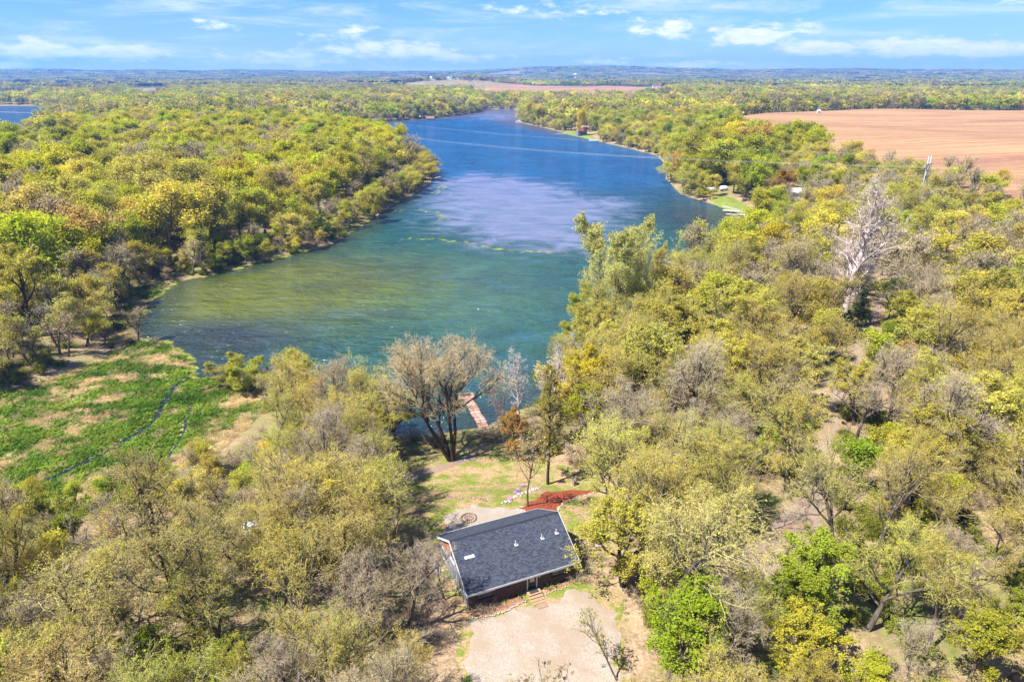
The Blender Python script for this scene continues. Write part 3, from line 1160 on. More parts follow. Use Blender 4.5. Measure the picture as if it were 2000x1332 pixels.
SETS = {'std': ('bark', 'twig', 'leaf'), 'dark': ('bark_dark', 'twig', 'leaf'), 'bare': ('bark', 'twig_bare', 'leaf'), 'white': ('bark_white', 'twig_white', 'leaf'), 'deadset': ('bark_dead', 'twig_dead', 'leaf'), 'con': ('bark_dark', 'twig_bare', 'needle')}


def mats(k):
    return [M[a] for a in SETS[k]]


NEAR = {}     # kind -> list of (trunk mesh, crown mesh, H)


def near(kind, T, H, ms):
    tm, cm = T.meshes(kind, mats(ms))
    NEAR.setdefault(kind, []).append((tm, cm, H))


for s_ in (11, 12, 13):
    near('oak', gen_tree(s_, 18, 0.28, 0.78, 0.30, 9, 0.42, (0.5, 1.1), (8, 7, 5, 3), 2, 0.060, 0.33), 18, 'std')
near('oak', gen_tree(14, 18, 0.2, 0.8, 0.34, 7, 0.36, (0.4, 0.95), (8, 7, 5, 2), 3, 0.062, 0.42, stems=2), 18, 'dark')
for s_ in (21, 22):
    near('golden', gen_tree(s_, 17, 0.3, 0.76, 0.30, 9, 0.43, (0.55, 1.1), (7, 6, 6, 0), 7, 0.10, 0.9, clump=0.28), 17, 'dark')
for s_ in (31, 32):
    near('maple', gen_tree(s_, 14, 0.2, 0.82, 0.2, 11, 0.34, (0.45, 1.0), (7, 6, 6, 0), 4, 0.10, 0.8, clump=0.15), 14, 'std')
for s_ in (41, 42):
    near('bare', gen_tree(s_, 17, 0.25, 0.8, 0.26, 9, 0.40, (0.4, 0.95), (7, 6, 5, 4), 1, 0.06, 0.10), 17, 'bare')
near('white', gen_tree(51, 16, 0.2, 0.92, 0.2, 16, 0.26, (0.4, 0.9), (7, 6, 5, 0), 1, 0.1, 0.0, tw=0.018), 16, 'white')
near('dead', gen_tree(52, 30, 0.18, 0.95, 0.5, 22, 0.26, (0.25, 0.75), (7, 6, 5, 0), 1, 0.1, 0.0, tw=0.024, lean=0.02), 30, 'deadset')
near('willow', gen_tree(61, 18, 0.08, 0.82, 0.3, 8, 0.36, (0.3, 0.85), (8, 7, 5, 3), 3, 0.085, 0.95, stems=3, droop=0.16, grav=0.16), 18, 'std')
near('slim', gen_tree(71, 20, 0.22, 0.97, 0.22, 34, 0.17, (0.9, 1.5), (6, 5, 4, 0), 1, 0.10, 0.7, lean=0.02, round_=0.75), 20, 'dark')
near('vase', gen_tree(83, 21, 0.42, 0.74, 0.62, 9, 0.40, (0.45, 1.15), (7, 7, 6, 3), 1, 0.06, 0.12, stems=4, lean=0.1, grav=0.10, tw=0.013, round_=0.4, spread=0.30), 21, 'dark')
near('conifer', gen_conifer(91), 12, 'con')
near('sapling', gen_tree(95, 9, 0.3, 0.9, 0.09, 9, 0.3, (0.4, 0.9), (6, 4, 3, 0), 1, 0.09, 0.2, tw=0.012), 9, 'bare')


def gen_bush(seed, green):
    T = Tree(seed)
    r = T.r
    n = 14
    w = r.random(n) * 2 * PI
    D = unit(np.stack([np.cos(w) * 0.7, np.sin(w) * 0.7, np.full(n, 0.8)], 1) + r.normal(0, 0.15, (n, 3)))
    P = np.stack([np.cos(w) * 0.15, np.sin(w) * 0.15, np.full(n, -0.1)], 1)
    L = r.uniform(1.0, 1.9, n)
    l0 = T.grow(P, D, L, 4, 0.12, 0.05)
    T.tubes(l0, np.full(n, 0.025), np.full(n, 0.01), 3, 0)
    P, D, tt, par = T.spawn(l0, 7, 0.2, 1, 0.4, 1.0)
    l1 = T.grow(P, D, L[par] * 0.45 * r.uniform(.6, 1.3, len(tt)), 3, 0.2, 0.04)
    T.ribbons(l1, np.full(len(l1), 0.011), 1)
    P, D, tt, par = T.spawn(l1, 6, 0.1, 1, 0.4, 1.0)
    l2 = T.grow(P, D, r.uniform(0.15, 0.4, len(tt)), 2, 0.2, 0.02)
    T.ribbons(l2, np.full(len(l2), 0.009), 1)
    e = l2[:, 1:].reshape(-1, 3)
    e = e[r.random(len(e)) < (1.0 if green else 0.12)]
    e = np.repeat(e, 2 if green else 1, 0)
    T.leaves(e + r.normal(0, 0.08, e.shape), 0.085, 2, 0.5)
    return T


# ------------------------------------------------------------------ scatter by geometry nodes (uncountable masses only)
def scatter(name, pts, idx, rot, scl, tint, protos, **props):
    c = bpy.data.collections.new(name + '_kinds')
    for k, me in enumerate(protos):
        o = bpy.data.objects.new('k%03d_%s' % (k, name), me)
        c.objects.link(o)
    n = len(pts)
    me = bpy.data.meshes.new(name)
    me.vertices.add(n)
    me.vertices.foreach_set('co', np.ascontiguousarray(pts, np.float32).ravel())
    a = me.attributes.new('idx', 'INT', 'POINT')
    a.data.foreach_set('value', np.ascontiguousarray(idx, np.int32))
    a = me.attributes.new('rot', 'FLOAT_VECTOR', 'POINT')
    a.data.foreach_set('vector', np.ascontiguousarray(rot, np.float32).ravel())
    a = me.attributes.new('scl', 'FLOAT_VECTOR', 'POINT')
    a.data.foreach_set('vector', np.ascontiguousarray(scl, np.float32).ravel())
    a = me.attributes.new('tint', 'FLOAT_COLOR', 'POINT')
    a.data.foreach_set('color', np.ascontiguousarray(np.concatenate([tint, np.ones((n, 1))], 1), np.float32).ravel())
    o = link(name, me, **props)
    ng = bpy.data.node_groups.new(name, 'GeometryNodeTree')
    ng.interface.new_socket('Geometry', in_out='INPUT', socket_type='NodeSocketGeometry')
    ng.interface.new_socket('Geometry', in_out='OUTPUT', socket_type='NodeSocketGeometry')
    gi = ng.nodes.new('NodeGroupInput')
    go = ng.nodes.new('NodeGroupOutput')
    ci = ng.nodes.new('GeometryNodeCollectionInfo')
    ci.inputs['Collection'].default_value = c
    ci.inputs['Separate Children'].default_value = True
    ci.inputs['Reset Children'].default_value = True
    ip = ng.nodes.new('GeometryNodeInstanceOnPoints')
    ip.inputs['Pick Instance'].default_value = True

    def na(nm, ty):
        q = ng.nodes.new('GeometryNodeInputNamedAttribute')
        q.data_type = ty
        q.inputs['Name'].default_value = nm
        return [s for s in q.outputs if s.name == 'Attribute' and s.enabled][0]
    ng.links.new(gi.outputs[0], ip.inputs['Points'])
    ng.links.new(ci.outputs[0], ip.inputs['Instance'])
    ng.links.new(na('idx', 'INT'), ip.inputs['Instance Index'])
    e2r = ng.nodes.new('FunctionNodeEulerToRotation')
    ng.links.new(na('rot', 'FLOAT_VECTOR'), e2r.inputs[0])
    ng.links.new(e2r.outputs[0], ip.inputs['Rotation'])
    ng.links.new(na('scl', 'FLOAT_VECTOR'), ip.inputs['Scale'])
    ng.links.new(ip.outputs[0], go.inputs[0])
    md = o.modifiers.new('scatter', 'NODES')
    md.node_group = ng
    return o


# ------------------------------------------------------------------ tints (spring foliage)
TINT = {'oak': [(0.47, 0.42, 0.055), (0.52, 0.445, 0.08), (0.43, 0.415, 0.045), (0.53, 0.435, 0.065), (0.50, 0.415, 0.11), (0.44, 0.40, 0.07)],
        'golden': [(0.48, 0.42, 0.07), (0.50, 0.44, 0.09), (0.45, 0.41, 0.07)],
        'maple': [(0.31, 0.345, 0.035), (0.28, 0.33, 0.03), (0.36, 0.365, 0.035), (0.39, 0.38, 0.04)],
        'lime': [(0.43, 0.42, 0.025), (0.39, 0.40, 0.025), (0.46, 0.43, 0.03)],
        'bare': [(0.36, 0.29, 0.17), (0.34, 0.28, 0.18), (0.38, 0.30, 0.15)],
        'white': [(0.5, 0.46, 0.42)], 'dead': [(0.5, 0.46, 0.42)],
        'willow': [(0.42, 0.40, 0.08)], 'slim': [(0.27, 0.22, 0.05)], 'vase': [(0.58, 0.44, 0.24)],
        'conifer': [(0.035, 0.055, 0.02)], 'rust': [(0.44, 0.28, 0.08)], 'sapling': [(0.36, 0.29, 0.12)]}
MESHKIND = {'lime': 'maple', 'rust': 'maple'}


def tint_of(kind, r):
    b = np.array(TINT[kind][r.integers(len(TINT[kind]))])
    return np.clip(b * r.uniform(0.80, 1.17) * (1 + r.normal(0, 0.045, 3)), 0.004, 0.8)


TREES = []      # (x, y, z, kind, height, rot, tint, hero label)
OCC = []


def hero(px, py, h, kind, label=None, rz=None, var=None, tint=None, lean=(0, 0), wide=1.0):
    x, y, z = G(px, py)
    TREES.append(dict(x=x, y=y, z=z, kind=kind, h=h, rz=rng.uniform(0, 6.28) if rz is None else rz, var=var, tint=np.array(tint) if tint is not None else tint_of(kind, rng), label=label, lean=lean, wide=wide))
    OCC.append((x, y, h * 0.20))


hero(882, 900, 22, 'vase', 'large four-stemmed leafless tree on the bank beside the plank dock', 0.4, lean=(-0.16, 0.05), wide=1.0)
hero(1070, 946, 19, 'slim', 'tall slim dark tree with a straight trunk behind the red mulch bed')
hero(1030, 990, 13, 'sapling', 'thin young tree with orange-brown buds at the cabin end of the mulch bed', tint=(0.50, 0.32, 0.12))
hero(1012, 902, 10, 'rust', 'small orange-brown tree standing left of the slim dark tree', tint=(0.46, 0.28, 0.08))
hero(982, 862, 14, 'white', 'bleached bare tree nearest to the dock at the shore', 1.0, wide=1.1)
hero(1012, 822, 15, 'white', 'bleached bare tree with a spreading top just right of the dock', 2.0, wide=1.1)
hero(1075, 835, 17, 'white', 'bleached bare tree in front of the golden tree by the shore', 3.0)
hero(1105, 770, 12, 'white', 'low bleached bare tree leaning over the water beyond the dock', 4.0, lean=(-0.1, 0.2))
hero(1130, 858, 17, 'golden', 'deep golden tree above the lawn right of the dock', tint=(0.52, 0.42, 0.03))
hero(1148, 885, 15, 'maple', 'yellow-green tree on the lawn below the golden tree', tint=(0.32, 0.31, 0.03))
hero(1085, 872, 12, 'maple', 'slender yellow-green tree between the lawn and the dock', tint=(0.30, 0.28, 0.03), wide=0.7)
hero(385, 1245, 21, 'oak', 'broad many-limbed oak with dark trunks over the straw bank', 0.6, var=3, wide=1.25, tint=(0.31, 0.255, 0.075))
hero(28, 1255, 19, 'oak', 'tall thin tree with a curved dark trunk at the left edge', 1.0, var=0, wide=0.6, tint=(0.36, 0.28, 0.05))
hero(330, 1345, 9, 'maple', 'bright green bushy tree under the broad oak', tint=(0.22, 0.27, 0.02), wide=1.25)
hero(450, 1370, 7.5, 'maple', 'small bright green tree at the bottom right of the broad oak', tint=(0.24, 0.28, 0.03), wide=1.1)
hero(590, 1330, 17, 'oak', 'sparse olive oak in the middle of the lower wood', var=0)
hero(690, 1390, 16, 'oak', 'sparse olive oak left of the gravel turning area', var=2, wide=0.9)
hero(800, 1500, 15, 'bare', 'leafless tree at the lower left corner of the gravel turning area', var=0, wide=0.9)
hero(1052, 1560, 15.5, 'sapling', 'bare forked tree rising in front of the gravel turning area', tint=(0.36, 0.27, 0.13), wide=1.2, rz=1.2)
hero(1000, 1500, 10, 'sapling', 'smaller bare tree left of the forked one before the gravel', tint=(0.36, 0.27, 0.13), wide=1.1, rz=2.0)
hero(1290, 1345, 15, 'maple', 'bright green maple overhanging the right corner of the cabin', tint=(0.25, 0.32, 0.02), wide=1.15)
hero(1205, 1330, 9.5, 'sapling', 'thin leaning tree at the edge of the gravel reaching to the cabin', lean=(-0.45, 0.12), tint=(0.30, 0.29, 0.06))
hero(1330, 1200, 9, 'maple', 'low green tree beside the two-track drive', tint=(0.20, 0.28, 0.03))
hero(1290, 1140, 18, 'oak', 'wide olive oak standing behind the green maple beside the cabin', var=1, wide=1.15)
hero(1430, 1100, 17, 'oak', 'olive oak leaning over the pale dirt track', var=2, wide=1.0)
hero(1630, 1140, 18, 'oak', 'olive oak with fan-shaped limbs right of the pale track', var=0, wide=1.05)
hero(1445, 815, 17, 'golden', 'broad bright golden oak above the middle of the track', tint=(0.52, 0.45, 0.07), wide=1.2)
hero(1540, 800, 16, 'golden', 'pale golden oak right beside the bright golden oak', tint=(0.48, 0.42, 0.11), wide=1.15)
hero(1400, 870, 15, 'golden', 'mustard oak in front of the bright golden oak', tint=(0.45, 0.38, 0.06), wide=0.9)
hero(1480, 930, 8, 'maple', 'lime green small tree below the golden oaks', tint=(0.33, 0.36, 0.04))
hero(1645, 650, 34, 'dead', 'tall bleached dead tree with straight limbs in the right wood', 0.2, tint=(.5, .46, .42), wide=1.35)
hero(1605, 645, 10, 'conifer', 'dark evergreen left of the tall dead tree', wide=1.5)
hero(1668, 660, 11, 'conifer', 'dark evergreen right of the tall dead tree', wide=1.6)
hero(1640, 672, 8, 'conifer', 'dark evergreen at the foot of the tall dead tree', wide=1.6)
hero(1195, 655, 31, 'willow', 'tall pale willow with a feathery top on the near shore', tint=(0.52, 0.50, 0.15), wide=0.85)
hero(1268, 612, 20, 'willow', 'narrow yellowish willow to the right of the tall pale willow', tint=(0.52, 0.45, 0.12), wide=0.65)
hero(1143, 660, 14, 'willow', 'low bright lime willow hanging over the water', tint=(0.40, 0.42, 0.05), wide=1.0)
hero(1305, 600, 15, 'white', 'bleached bare tree beside the narrow yellowish willow', 0.3)
hero(1245, 655, 11, 'white', 'small bleached bare tree below the tall pale willow', 2.3)
hero(1128, 742, 13, 'willow', 'rounded lime tree at the waterline between dock and tall willow', tint=(0.44, 0.44, 0.07), wide=1.0)
hero(1162, 705, 14, 'oak', 'olive shore tree directly below the low lime willow', wide=1.0)
hero(1090, 782, 14, 'oak', 'olive shore tree beyond the bleached trees right of the dock', wide=0.9)
hero(1118, 760, 13, 'white', 'bleached bare tree at the waterline next to the rounded lime tree', 5.0, wide=1.1)
hero(1185, 690, 13, 'golden', 'yellow shore tree between the lime tree and the tall pale willow', wide=0.9)
hero(1375, 580, 14, 'oak', 'round grey-olive tree at the water right of the willows', tint=(0.31, 0.25, 0.12), wide=1.1)
hero(1442, 512, 17, 'bare', 'dark leaning tree on the shore at the cove', lean=(-0.12, 0.0), wide=0.8)
hero(1310, 690, 12, 'rust', 'rust red budding tree below the fallen white trunks', tint=(0.38, 0.19, 0.06))
hero(482, 765, 8, 'willow', 'round lime willow on the marsh edge by the creek mouth', tint=(0.42, 0.42, 0.05), wide=1.5)
hero(445, 757, 6.5, 'willow', 'low lime willow just left of the round one at the creek mouth', tint=(0.40, 0.36, 0.07), wide=1.5)
hero(545, 790, 11, 'bare', 'leafless tree on the shore right of the round lime willow', wide=1.1)
hero(655, 890, 17, 'bare', 'spreading leafless oak between the willow and the four-stemmed tree', var=1, wide=1.15, tint=(0.34, 0.26, 0.13))
hero(735, 905, 11, 'golden', 'golden-green tree left of the four-stemmed lakeside tree', tint=(0.42, 0.36, 0.05), wide=0.95)
hero(620, 960, 9, 'maple', 'bright lime small tree at the upper edge of the lower wood', tint=(0.33, 0.37, 0.03))
hero(585, 905, 13, 'oak', 'olive tree between the marsh and the spreading leafless oak', var=2)
hero(540, 1005, 14, 'oak', 'olive tree behind the small white shed', var=1)
hero(868, 1172, 7.5, 'bare', 'small bare twiggy tree in front of the left gable of the cabin', tint=(0.45, 0.36, 0.26), wide=1.1)
hero(792, 1235, 12, 'bare', 'fine-twigged bare tree left of the cabin and the gravel corner', wide=1.1)
hero(768, 1128, 11, 'oak', 'airy olive oak on the slope left of the concrete slab', var=1, wide=1.1)
hero(1218, 1090, 14, 'oak', 'airy olive oak just right of the pale boulders', var=0, wide=1.1)
hero(1205, 1000, 13, 'oak', 'airy olive oak beyond the right end of the mulch bed', var=2, wide=1.1)
hero(250, 1130, 12, 'bare', 'grey leafless tree on the bank below the marsh', wide=1.2)
hero(420, 480, 21, 'golden', 'clear golden oak alone among grey trees on the far left bank', tint=(0.52, 0.44, 0.05), wide=1.2)
hero(60, 660, 22, 'golden', 'large golden oak at the left edge above the marsh', tint=(0.48, 0.42, 0.07), wide=1.1)
hero(195, 590, 17, 'golden', 'flat-topped pale golden oak on the left bank', tint=(0.48, 0.38, 0.07), wide=1.0)
hero(735, 440, 17, 'golden', 'golden tree near the tip of the left bank', tint=(0.48, 0.40, 0.06), wide=0.9)
hero(275, 545, 19, 'bare', 'dark leaning tree over the shore of the left bank', lean=(-0.25, 0.1))
hero(590, 480, 8, 'maple', 'low olive-green shrub tree at the waterline of the left bank', tint=(0.26, 0.24, 0.04), wide=1.4)
hero(1790, 452, 19, 'oak', 'olive tree hiding the foot of the twin-pole power frame', tint=(0.46, 0.42, 0.06), wide=1.2)
hero(1845, 445, 17, 'golden', 'yellowish tree just right of the twin-pole power frame', wide=1.1)
hero(1520, 400, 19, 'rust', 'orange-brown tree behind the small shore lawn', tint=(0.36, 0.20, 0.02), wide=1.35)
hero(1450, 395, 17, 'maple', 'yellow-green tree beside the small shore lawn', tint=(0.30, 0.30, 0.03), wide=1.1)
hero(1362, 378, 12, 'maple', 'green waterside tree left of the white tank', tint=(0.26, 0.28, 0.03), wide=1.2)
hero(1310, 345, 14, 'bare', 'dark leafless tree overhanging the lake where the wires cross', lean=(-0.15, -0.1))


# ------------------------------------------------------------------ filling the woods
def nogo(x, y, mg=0.0):
    bad = sdf(LAKE, x, y) < 1.5 + mg
    for p in PONDS:
        bad |= sdf(p, x, y) < 3
    bad |= sdf(FIELD, x, y) < 2
    bad |= sdf(FARFIELD, x, y) < 2
    bad |= sdf(MARSH, x, y) < 0.5
    bad |= sdf(FRINGE, x, y) < 0.0
    bad |= sdf(CLEAR, x, y) < 1.0
    bad |= sdf(LAWN2, x, y) < 1.5
    bad |= sdf(LAWN3, x, y) < 3
    bad |= sdf(STRAW, x, y) < 0.3
    bad |= linedist(TRACK, x, y) < 2.1 + 2.0 * np.exp(-((y - TRACK[2][1] - 3) / 9) ** 2) + 1.5 * np.exp(-((y - TRACK[8][1]) / 12) ** 2)
    bad |= np.hypot(x - c_mid[0], y - c_mid[1]) < 10
    return bad


def jgrid(x0, x1, y0, y1, s, r):
    X, Y = np.meshgrid(np.arange(x0, x1, s), np.arange(y0, y1, s))
    X = X + r.uniform(-0.42, 0.42, X.shape) * s
    Y = Y + r.uniform(-0.42, 0.42, Y.shape) * s
    return X.ravel(), Y.ravel()


def inview(x, y, z, m=140, top=18):
    """crown may show in the frame (2000 px units, margin m)"""
    ok = np.zeros(x.shape, bool)
    for h in (0, top * 0.6, top):
        px, py, dp = proj(x, y, z + h)
        ok |= (dp > 5) & (px > -m) & (px < 2000 + m) & (py > -200) & (py < 1332 + m)
    return ok


HERO_MAX = 175.0
x, y = jgrid(-150, 160, 16, 230, 5.8, rng)
x2, y2 = jgrid(-70, -8, 24, 84, 6.4, rng)
x, y = np.concatenate([x, x2]), np.concatenate([y, y2])
z = height(x, y)
sel = ~nogo(x, y) & inview(x, y, z, 150, 16) & (np.hypot(x, y) < 200)
# keep the fill clear of the trees set by hand, and of the views that the photograph keeps open
for (ox, oy, orr) in OCC:
    sel &= np.hypot(x - ox, y - oy) > max(2.6, orr)
x, y, z = x[sel], y[sel], z[sel]
dens = fbm(x / 14, y / 14, 55, 2)
ppx, ppy, _ = proj(x, y, z)
lowleft = (ppx < 900) & (ppy > 900)
sel = rng.random(len(x)) < np.where(lowleft, 1.0, np.where(dens > 0.34, 1.0, 0.55))
# the view over the cabin, the turning area and the lawn stays open
tpx, tpy, _ = proj(x, y, z + 13)
keepout = (ppx > 375) & (ppx < 530) & (ppy < 905)
keepout |= sdf(STRAW, x, y) < 0.8
keepout |= ((ppx - 1520) / 55) ** 2 + ((ppy - 1100) / 75) ** 2 < 1
keepout |= ((ppx - 1668) / 38) ** 2 + ((ppy - 760) / 65) ** 2 < 1
keepout |= (tpx > 830) & (tpx < 1190) & (ppy > 1180)
keepout |= (ppx > 815) & (ppx < 1015) & (ppy > 790) & (ppy < 940)
keepout |= (tpx > 800) & (tpx < 1180) & (tpy > 800) & (tpy < 1180)
sel &= ~keepout
sa, sb = math.cos(SUN_SHADOW), math.sin(SUN_SHADOW)
al_ = (c_mid[0] - x) * sa + (c_mid[1] - y) * sb
ac_ = np.abs(-(c_mid[0] - x) * sb + (c_mid[1] - y) * sa)
sel &= ~((al_ > 0) & (al_ < 17) & (ac_ < 7.5))
px_, py_ = W(905, 1010, ZC)
al_ = (px_ - x) * sa + (py_ - y) * sb
ac_ = np.abs(-(px_ - x) * sb + (py_ - y) * sa)
sel &= ~((al_ > -2) & (al_ < 13) & (ac_ < 6))
x, y, z, ppx, ppy = x[sel], y[sel], z[sel], ppx[sel], ppy[sel]
kn = fbm(x / 22, y / 22, 91, 2)
for i in range(len(x)):
    u = rng.random()
    d = math.hypot(x[i], y[i])
    leftbank = x[i] < -25 and y[i] > 115
    if leftbank:
        kind = 'oak' if u < 0.5 else 'bare' if u < 0.80 else 'golden' if u < 0.86 else 'maple' if u < 0.93 else 'lime'
        h = rng.uniform(13, 21)
        if sdf(LAKE, np.array([x[i]]), np.array([y[i]]))[0] < 12:
            kind = 'bare' if u < 0.6 else 'oak'
            h = rng.uniform(10, 16)
        if ppx[i] < 260 and ppy[i] > 590:
            kind = 'bare' if u < 0.45 else 'oak' if u < 0.8 else 'golden'
            h = rng.uniform(9, 14)
    elif ppx[i] < 900:
        kind = 'oak' if u < 0.6 else 'bare' if u < 0.9 else 'maple' if u < 0.95 else 'golden'
        h = rng.uniform(11, 17)
        if ppy[i] > 1350:
            h = rng.uniform(10, 14)
    else:
        g_ = kn[i]
        kind = 'oak' if u < 0.55 else 'bare' if u < 0.77 else 'golden' if u < 0.84 else 'maple' if u < 0.98 else 'rust'
        if g_ > 0.6 and u < 0.35:
            kind = 'golden'
        if g_ < 0.36 and u < 0.4:
            kind = 'bare'
        h = rng.uniform(10, 19.5)
        if ppy[i] > 1300:
            h = rng.uniform(10, 14)
        if ppx[i] > 1450 and ppy[i] < 620 and u < 0.45:
            kind = 'bare'
        if kind in ('maple', 'rust'):
            h = rng.uniform(7, 12)
    TREES.append(dict(x=x[i], y=y[i], z=z[i], kind=kind, h=h, rz=rng.uniform(0, 6.28), var=None, tint=tint_of(kind, rng), label=None, lean=(0, 0), wide=rng.uniform(1.05, 1.4)))
    q_ = TREES[-1]
    if ppx[i] > 1480 and ppy[i] > 640 and kind == 'oak' and u < 0.45:
        q_['tint'] = np.array([0.46, 0.365, 0.05]) * rng.uniform(0.85, 1.1)
    if ppx[i] < 560 and ppy[i] > 880:
        while q_['h'] > 6 and proj(x[i], y[i], z[i] + q_['h'])[1] < (1020 if 60 < ppx[i] < 400 else 940):
            q_['h'] -= 0.7

# ------------------------------------------------------------------ build the individual trees
fill = [q for q in TREES if q['label'] is None]
fill.sort(key=lambda q: math.hypot(q['x'], q['y']) / q['h'])
NMAX = 300 - (len(TREES) - len(fill))
RESTNEAR = fill[NMAX:]
IND = [q for q in TREES if q['label'] is not None] + fill[:NMAX]
KNAME = {'oak': ('oak_tree', 'sparse olive-leaved oak'), 'golden': ('golden_tree', 'golden-leaved tree'), 'maple': ('green_tree', 'fresh green leafing tree'), 'lime': ('lime_tree', 'lime-yellow leafing tree'),
         'bare': ('bare_tree', 'grey-brown leafless tree'), 'rust': ('rust_tree', 'rust-brown budding tree'), 'white': ('bleached_tree', ''), 'dead': ('dead_tree', ''), 'willow': ('willow_tree', ''), 'slim': ('slim_tree', ''),
         'vase': ('multi_stem_tree', ''), 'conifer': ('evergreen_tree', ''), 'sapling': ('thin_tree', '')}


def area_of(q):
    px, py, _ = proj(q['x'], q['y'], q['z'])
    if q['x'] < -25 and q['y'] > 115:
        return 'on the left bank beyond the marsh' if px < 330 else 'on the left bank beside the open water'
    if px < 560:
        return 'in the lower wood below the marsh'
    if px < 930:
        return 'in the wood left of the cabin'
    tx = np.interp(q['y'], [p[1] for p in TRACK], [p[0] for p in TRACK])
    if q['x'] < tx:
        return 'between the near shore and the track' if py < 850 else 'between the cabin and the dirt track'
    return 'in the right wood beyond the golden oaks' if py < 760 else 'in the wood right of the dirt track'


ORD = ['first', 'second', 'third', 'fourth', 'fifth', 'sixth', 'seventh', 'eighth', 'ninth', 'tenth', 'eleventh', 'twelfth', 'thirteenth', 'fourteenth', 'fifteenth', 'sixteenth', 'seventeenth', 'eighteenth', 'nineteenth', 'twentieth',
       'twenty-first', 'twenty-second', 'twenty-third', 'twenty-fourth', 'twenty-fifth', 'twenty-sixth', 'twenty-seventh', 'twenty-eighth', 'twenty-ninth', 'thirtieth'] + ['%dth' % k for k in range(31, 200)]
groups = {}
for q in IND:
    if q['label'] is None:
        groups.setdefault((q['kind'], area_of(q)), []).append(q)
for (kind, ar), L in groups.items():
    L.sort(key=lambda q: proj(q['x'], q['y'], q['z'])[0])
    for k, q in enumerate(L):
        nm = KNAME[kind][1]
        if len(L) == 1:
            q['label'] = 'only %s %s' % (nm, ar)
        else:
            q['label'] = '%s %s, %s from the left' % (nm, ar, ORD[k])
for q in IND:
    mk = MESHKIND.get(q['kind'], q['kind'])
    opts = NEAR[mk]
    tm, cm, H = opts[(q['var'] if q['var'] is not None else int(rng.integers(len(opts)))) % len(opts)]
    s = q['h'] / H
    root = bpy.data.objects.new(KNAME[q['kind']][0], None)
    root.empty_display_size = 0.3
    COL.objects.link(root)
    root.location = (q['x'], q['y'], q['z'] - 0.05)
    root.rotation_euler = (q['lean'][1], q['lean'][0], q['rz']) if q['lean'] != (0, 0) else (rng.normal(0, 0.03), rng.normal(0, 0.03), q['rz'])
    if q['lean'] != (0, 0):
        root.rotation_mode = 'ZXY'
        root.rotation_euler = (-q['lean'][1], q['lean'][0], q['rz'])
        root.rotation_mode = 'XYZ'
        m3 = Matrix.Rotation(q['lean'][0], 3, 'Y') @ Matrix.Rotation(-q['lean'][1], 3, 'X') @ Matrix.Rotation(q['rz'], 3, 'Z')
        root.rotation_euler = m3.to_euler()
    root.scale = (s * q['wide'], s * q['wide'], s)
    root['label'] = q['label']
    root['category'] = 'tree'
    root['group'] = 'trees of the near woods'
    for nm, me in (('trunk', tm), ('crown', cm)):
        o = link(nm, me, root)
        o['tint'] = [float(v) for v in q['tint']]

# ------------------------------------------------------------------ the woods further off: one mass
FARP = []


def farproto(T, ms):
    FARP.append(T.meshes('far_tree', mats(ms), split=False))
    return len(FARP) - 1


FK = {}
# middle distance
FK['oak1'] = [farproto(gen_tree(s_, 18, 0.3, 0.78, 0.3, 9, 0.42, (0.5, 1.1), (8, 9), 3.8, 0.145, lod=1, tw=0.03), 'std') for s_ in (101, 102, 103)]
FK['lime1'] = [farproto(gen_tree(s_, 17, 0.25, 0.8, 0.3, 10, 0.40, (0.5, 1.1), (8, 9), 6.0, 0.165, lod=1, tw=0.03), 'std') for s_ in (111, 112)]
FK['bare1'] = [farproto(gen_tree(s_, 17, 0.25, 0.8, 0.3, 10, 0.40, (0.4, 1.0), (8, 11), 0.5, 0.14, lod=1, tw=0.04), 'bare') for s_ in (121, 122)]
FK['con1'] = [farproto(gen_conifer(131, 14, 2.8, 1), 'con')]
# far
FK['oak2'] = [farproto(gen_tree(s_, 18, 0.3, 0.78, 0.35, 8, 0.42, (0.5, 1.1), (5, 3), 2.0, 0.55, lod=2), 'std') for s_ in (141, 142)]
FK['bare2'] = [farproto(gen_tree(s_, 18, 0.3, 0.78, 0.35, 8, 0.42, (0.5, 1.1), (5, 3), 1.2, 0.45, lod=2), 'bare') for s_ in (143,)]


def grove(seed, n=34, S=62.0):
    T = Tree(seed)
    r = T.r
    c = r.uniform(-S / 2, S / 2, (n, 2))
    hh = r.uniform(11, 19, n)
    C = []
    v = []
    for k in range(n):
        m = 34
        u = unit(r.normal(0, 1, (m, 3)))
        u[:, 2] = np.abs(u[:, 2]) * 1.1 - 0.15
        p = u * np.array([5.2, 5.2, hh[k] * 0.42]) * r.uniform(0.75, 1.05, (m, 1)) + np.array([c[k, 0], c[k, 1], hh[k] * 0.58])
        C.append(p)
        v.append(np.full(m, r.random()) * 0.75 + r.random(m) * 0.25)
    T.leaves(np.concatenate(C), 1.7, 2, 0.8, np.concatenate(v), 0.9)
    # stems
    P = np.concatenate([c, np.full((n, 1), -0.5)], 1)
    l0 = T.grow(P, np.tile([0, 0, 1.0], (n, 1)), hh * 0.7, 1, 0.02, 0)
    T.tubes(l0, np.full(n, 0.3), np.full(n, 0.15), 3, 0)
    T.ribbons(l0, np.full(n, 0.05), 1)
    return T


FK['grove'] = [farproto(grove(s_), 'std') for s_ in (151, 152, 153)]

FT = dict(p=[], i=[], r=[], s=[], c=[])


def put(x, y, z, pid, sc, tint, wide=1.0):
    FT['p'].append((x, y, z))
    FT['i'].append(pid)
    FT['r'].append((0, 0, rng.uniform(0, 6.28)))
    FT['s'].append((sc * wide, sc * wide, sc))
    FT['c'].append(tint)


def fid(kind):
    L = FK[kind]
    return L[int(rng.integers(len(L)))]


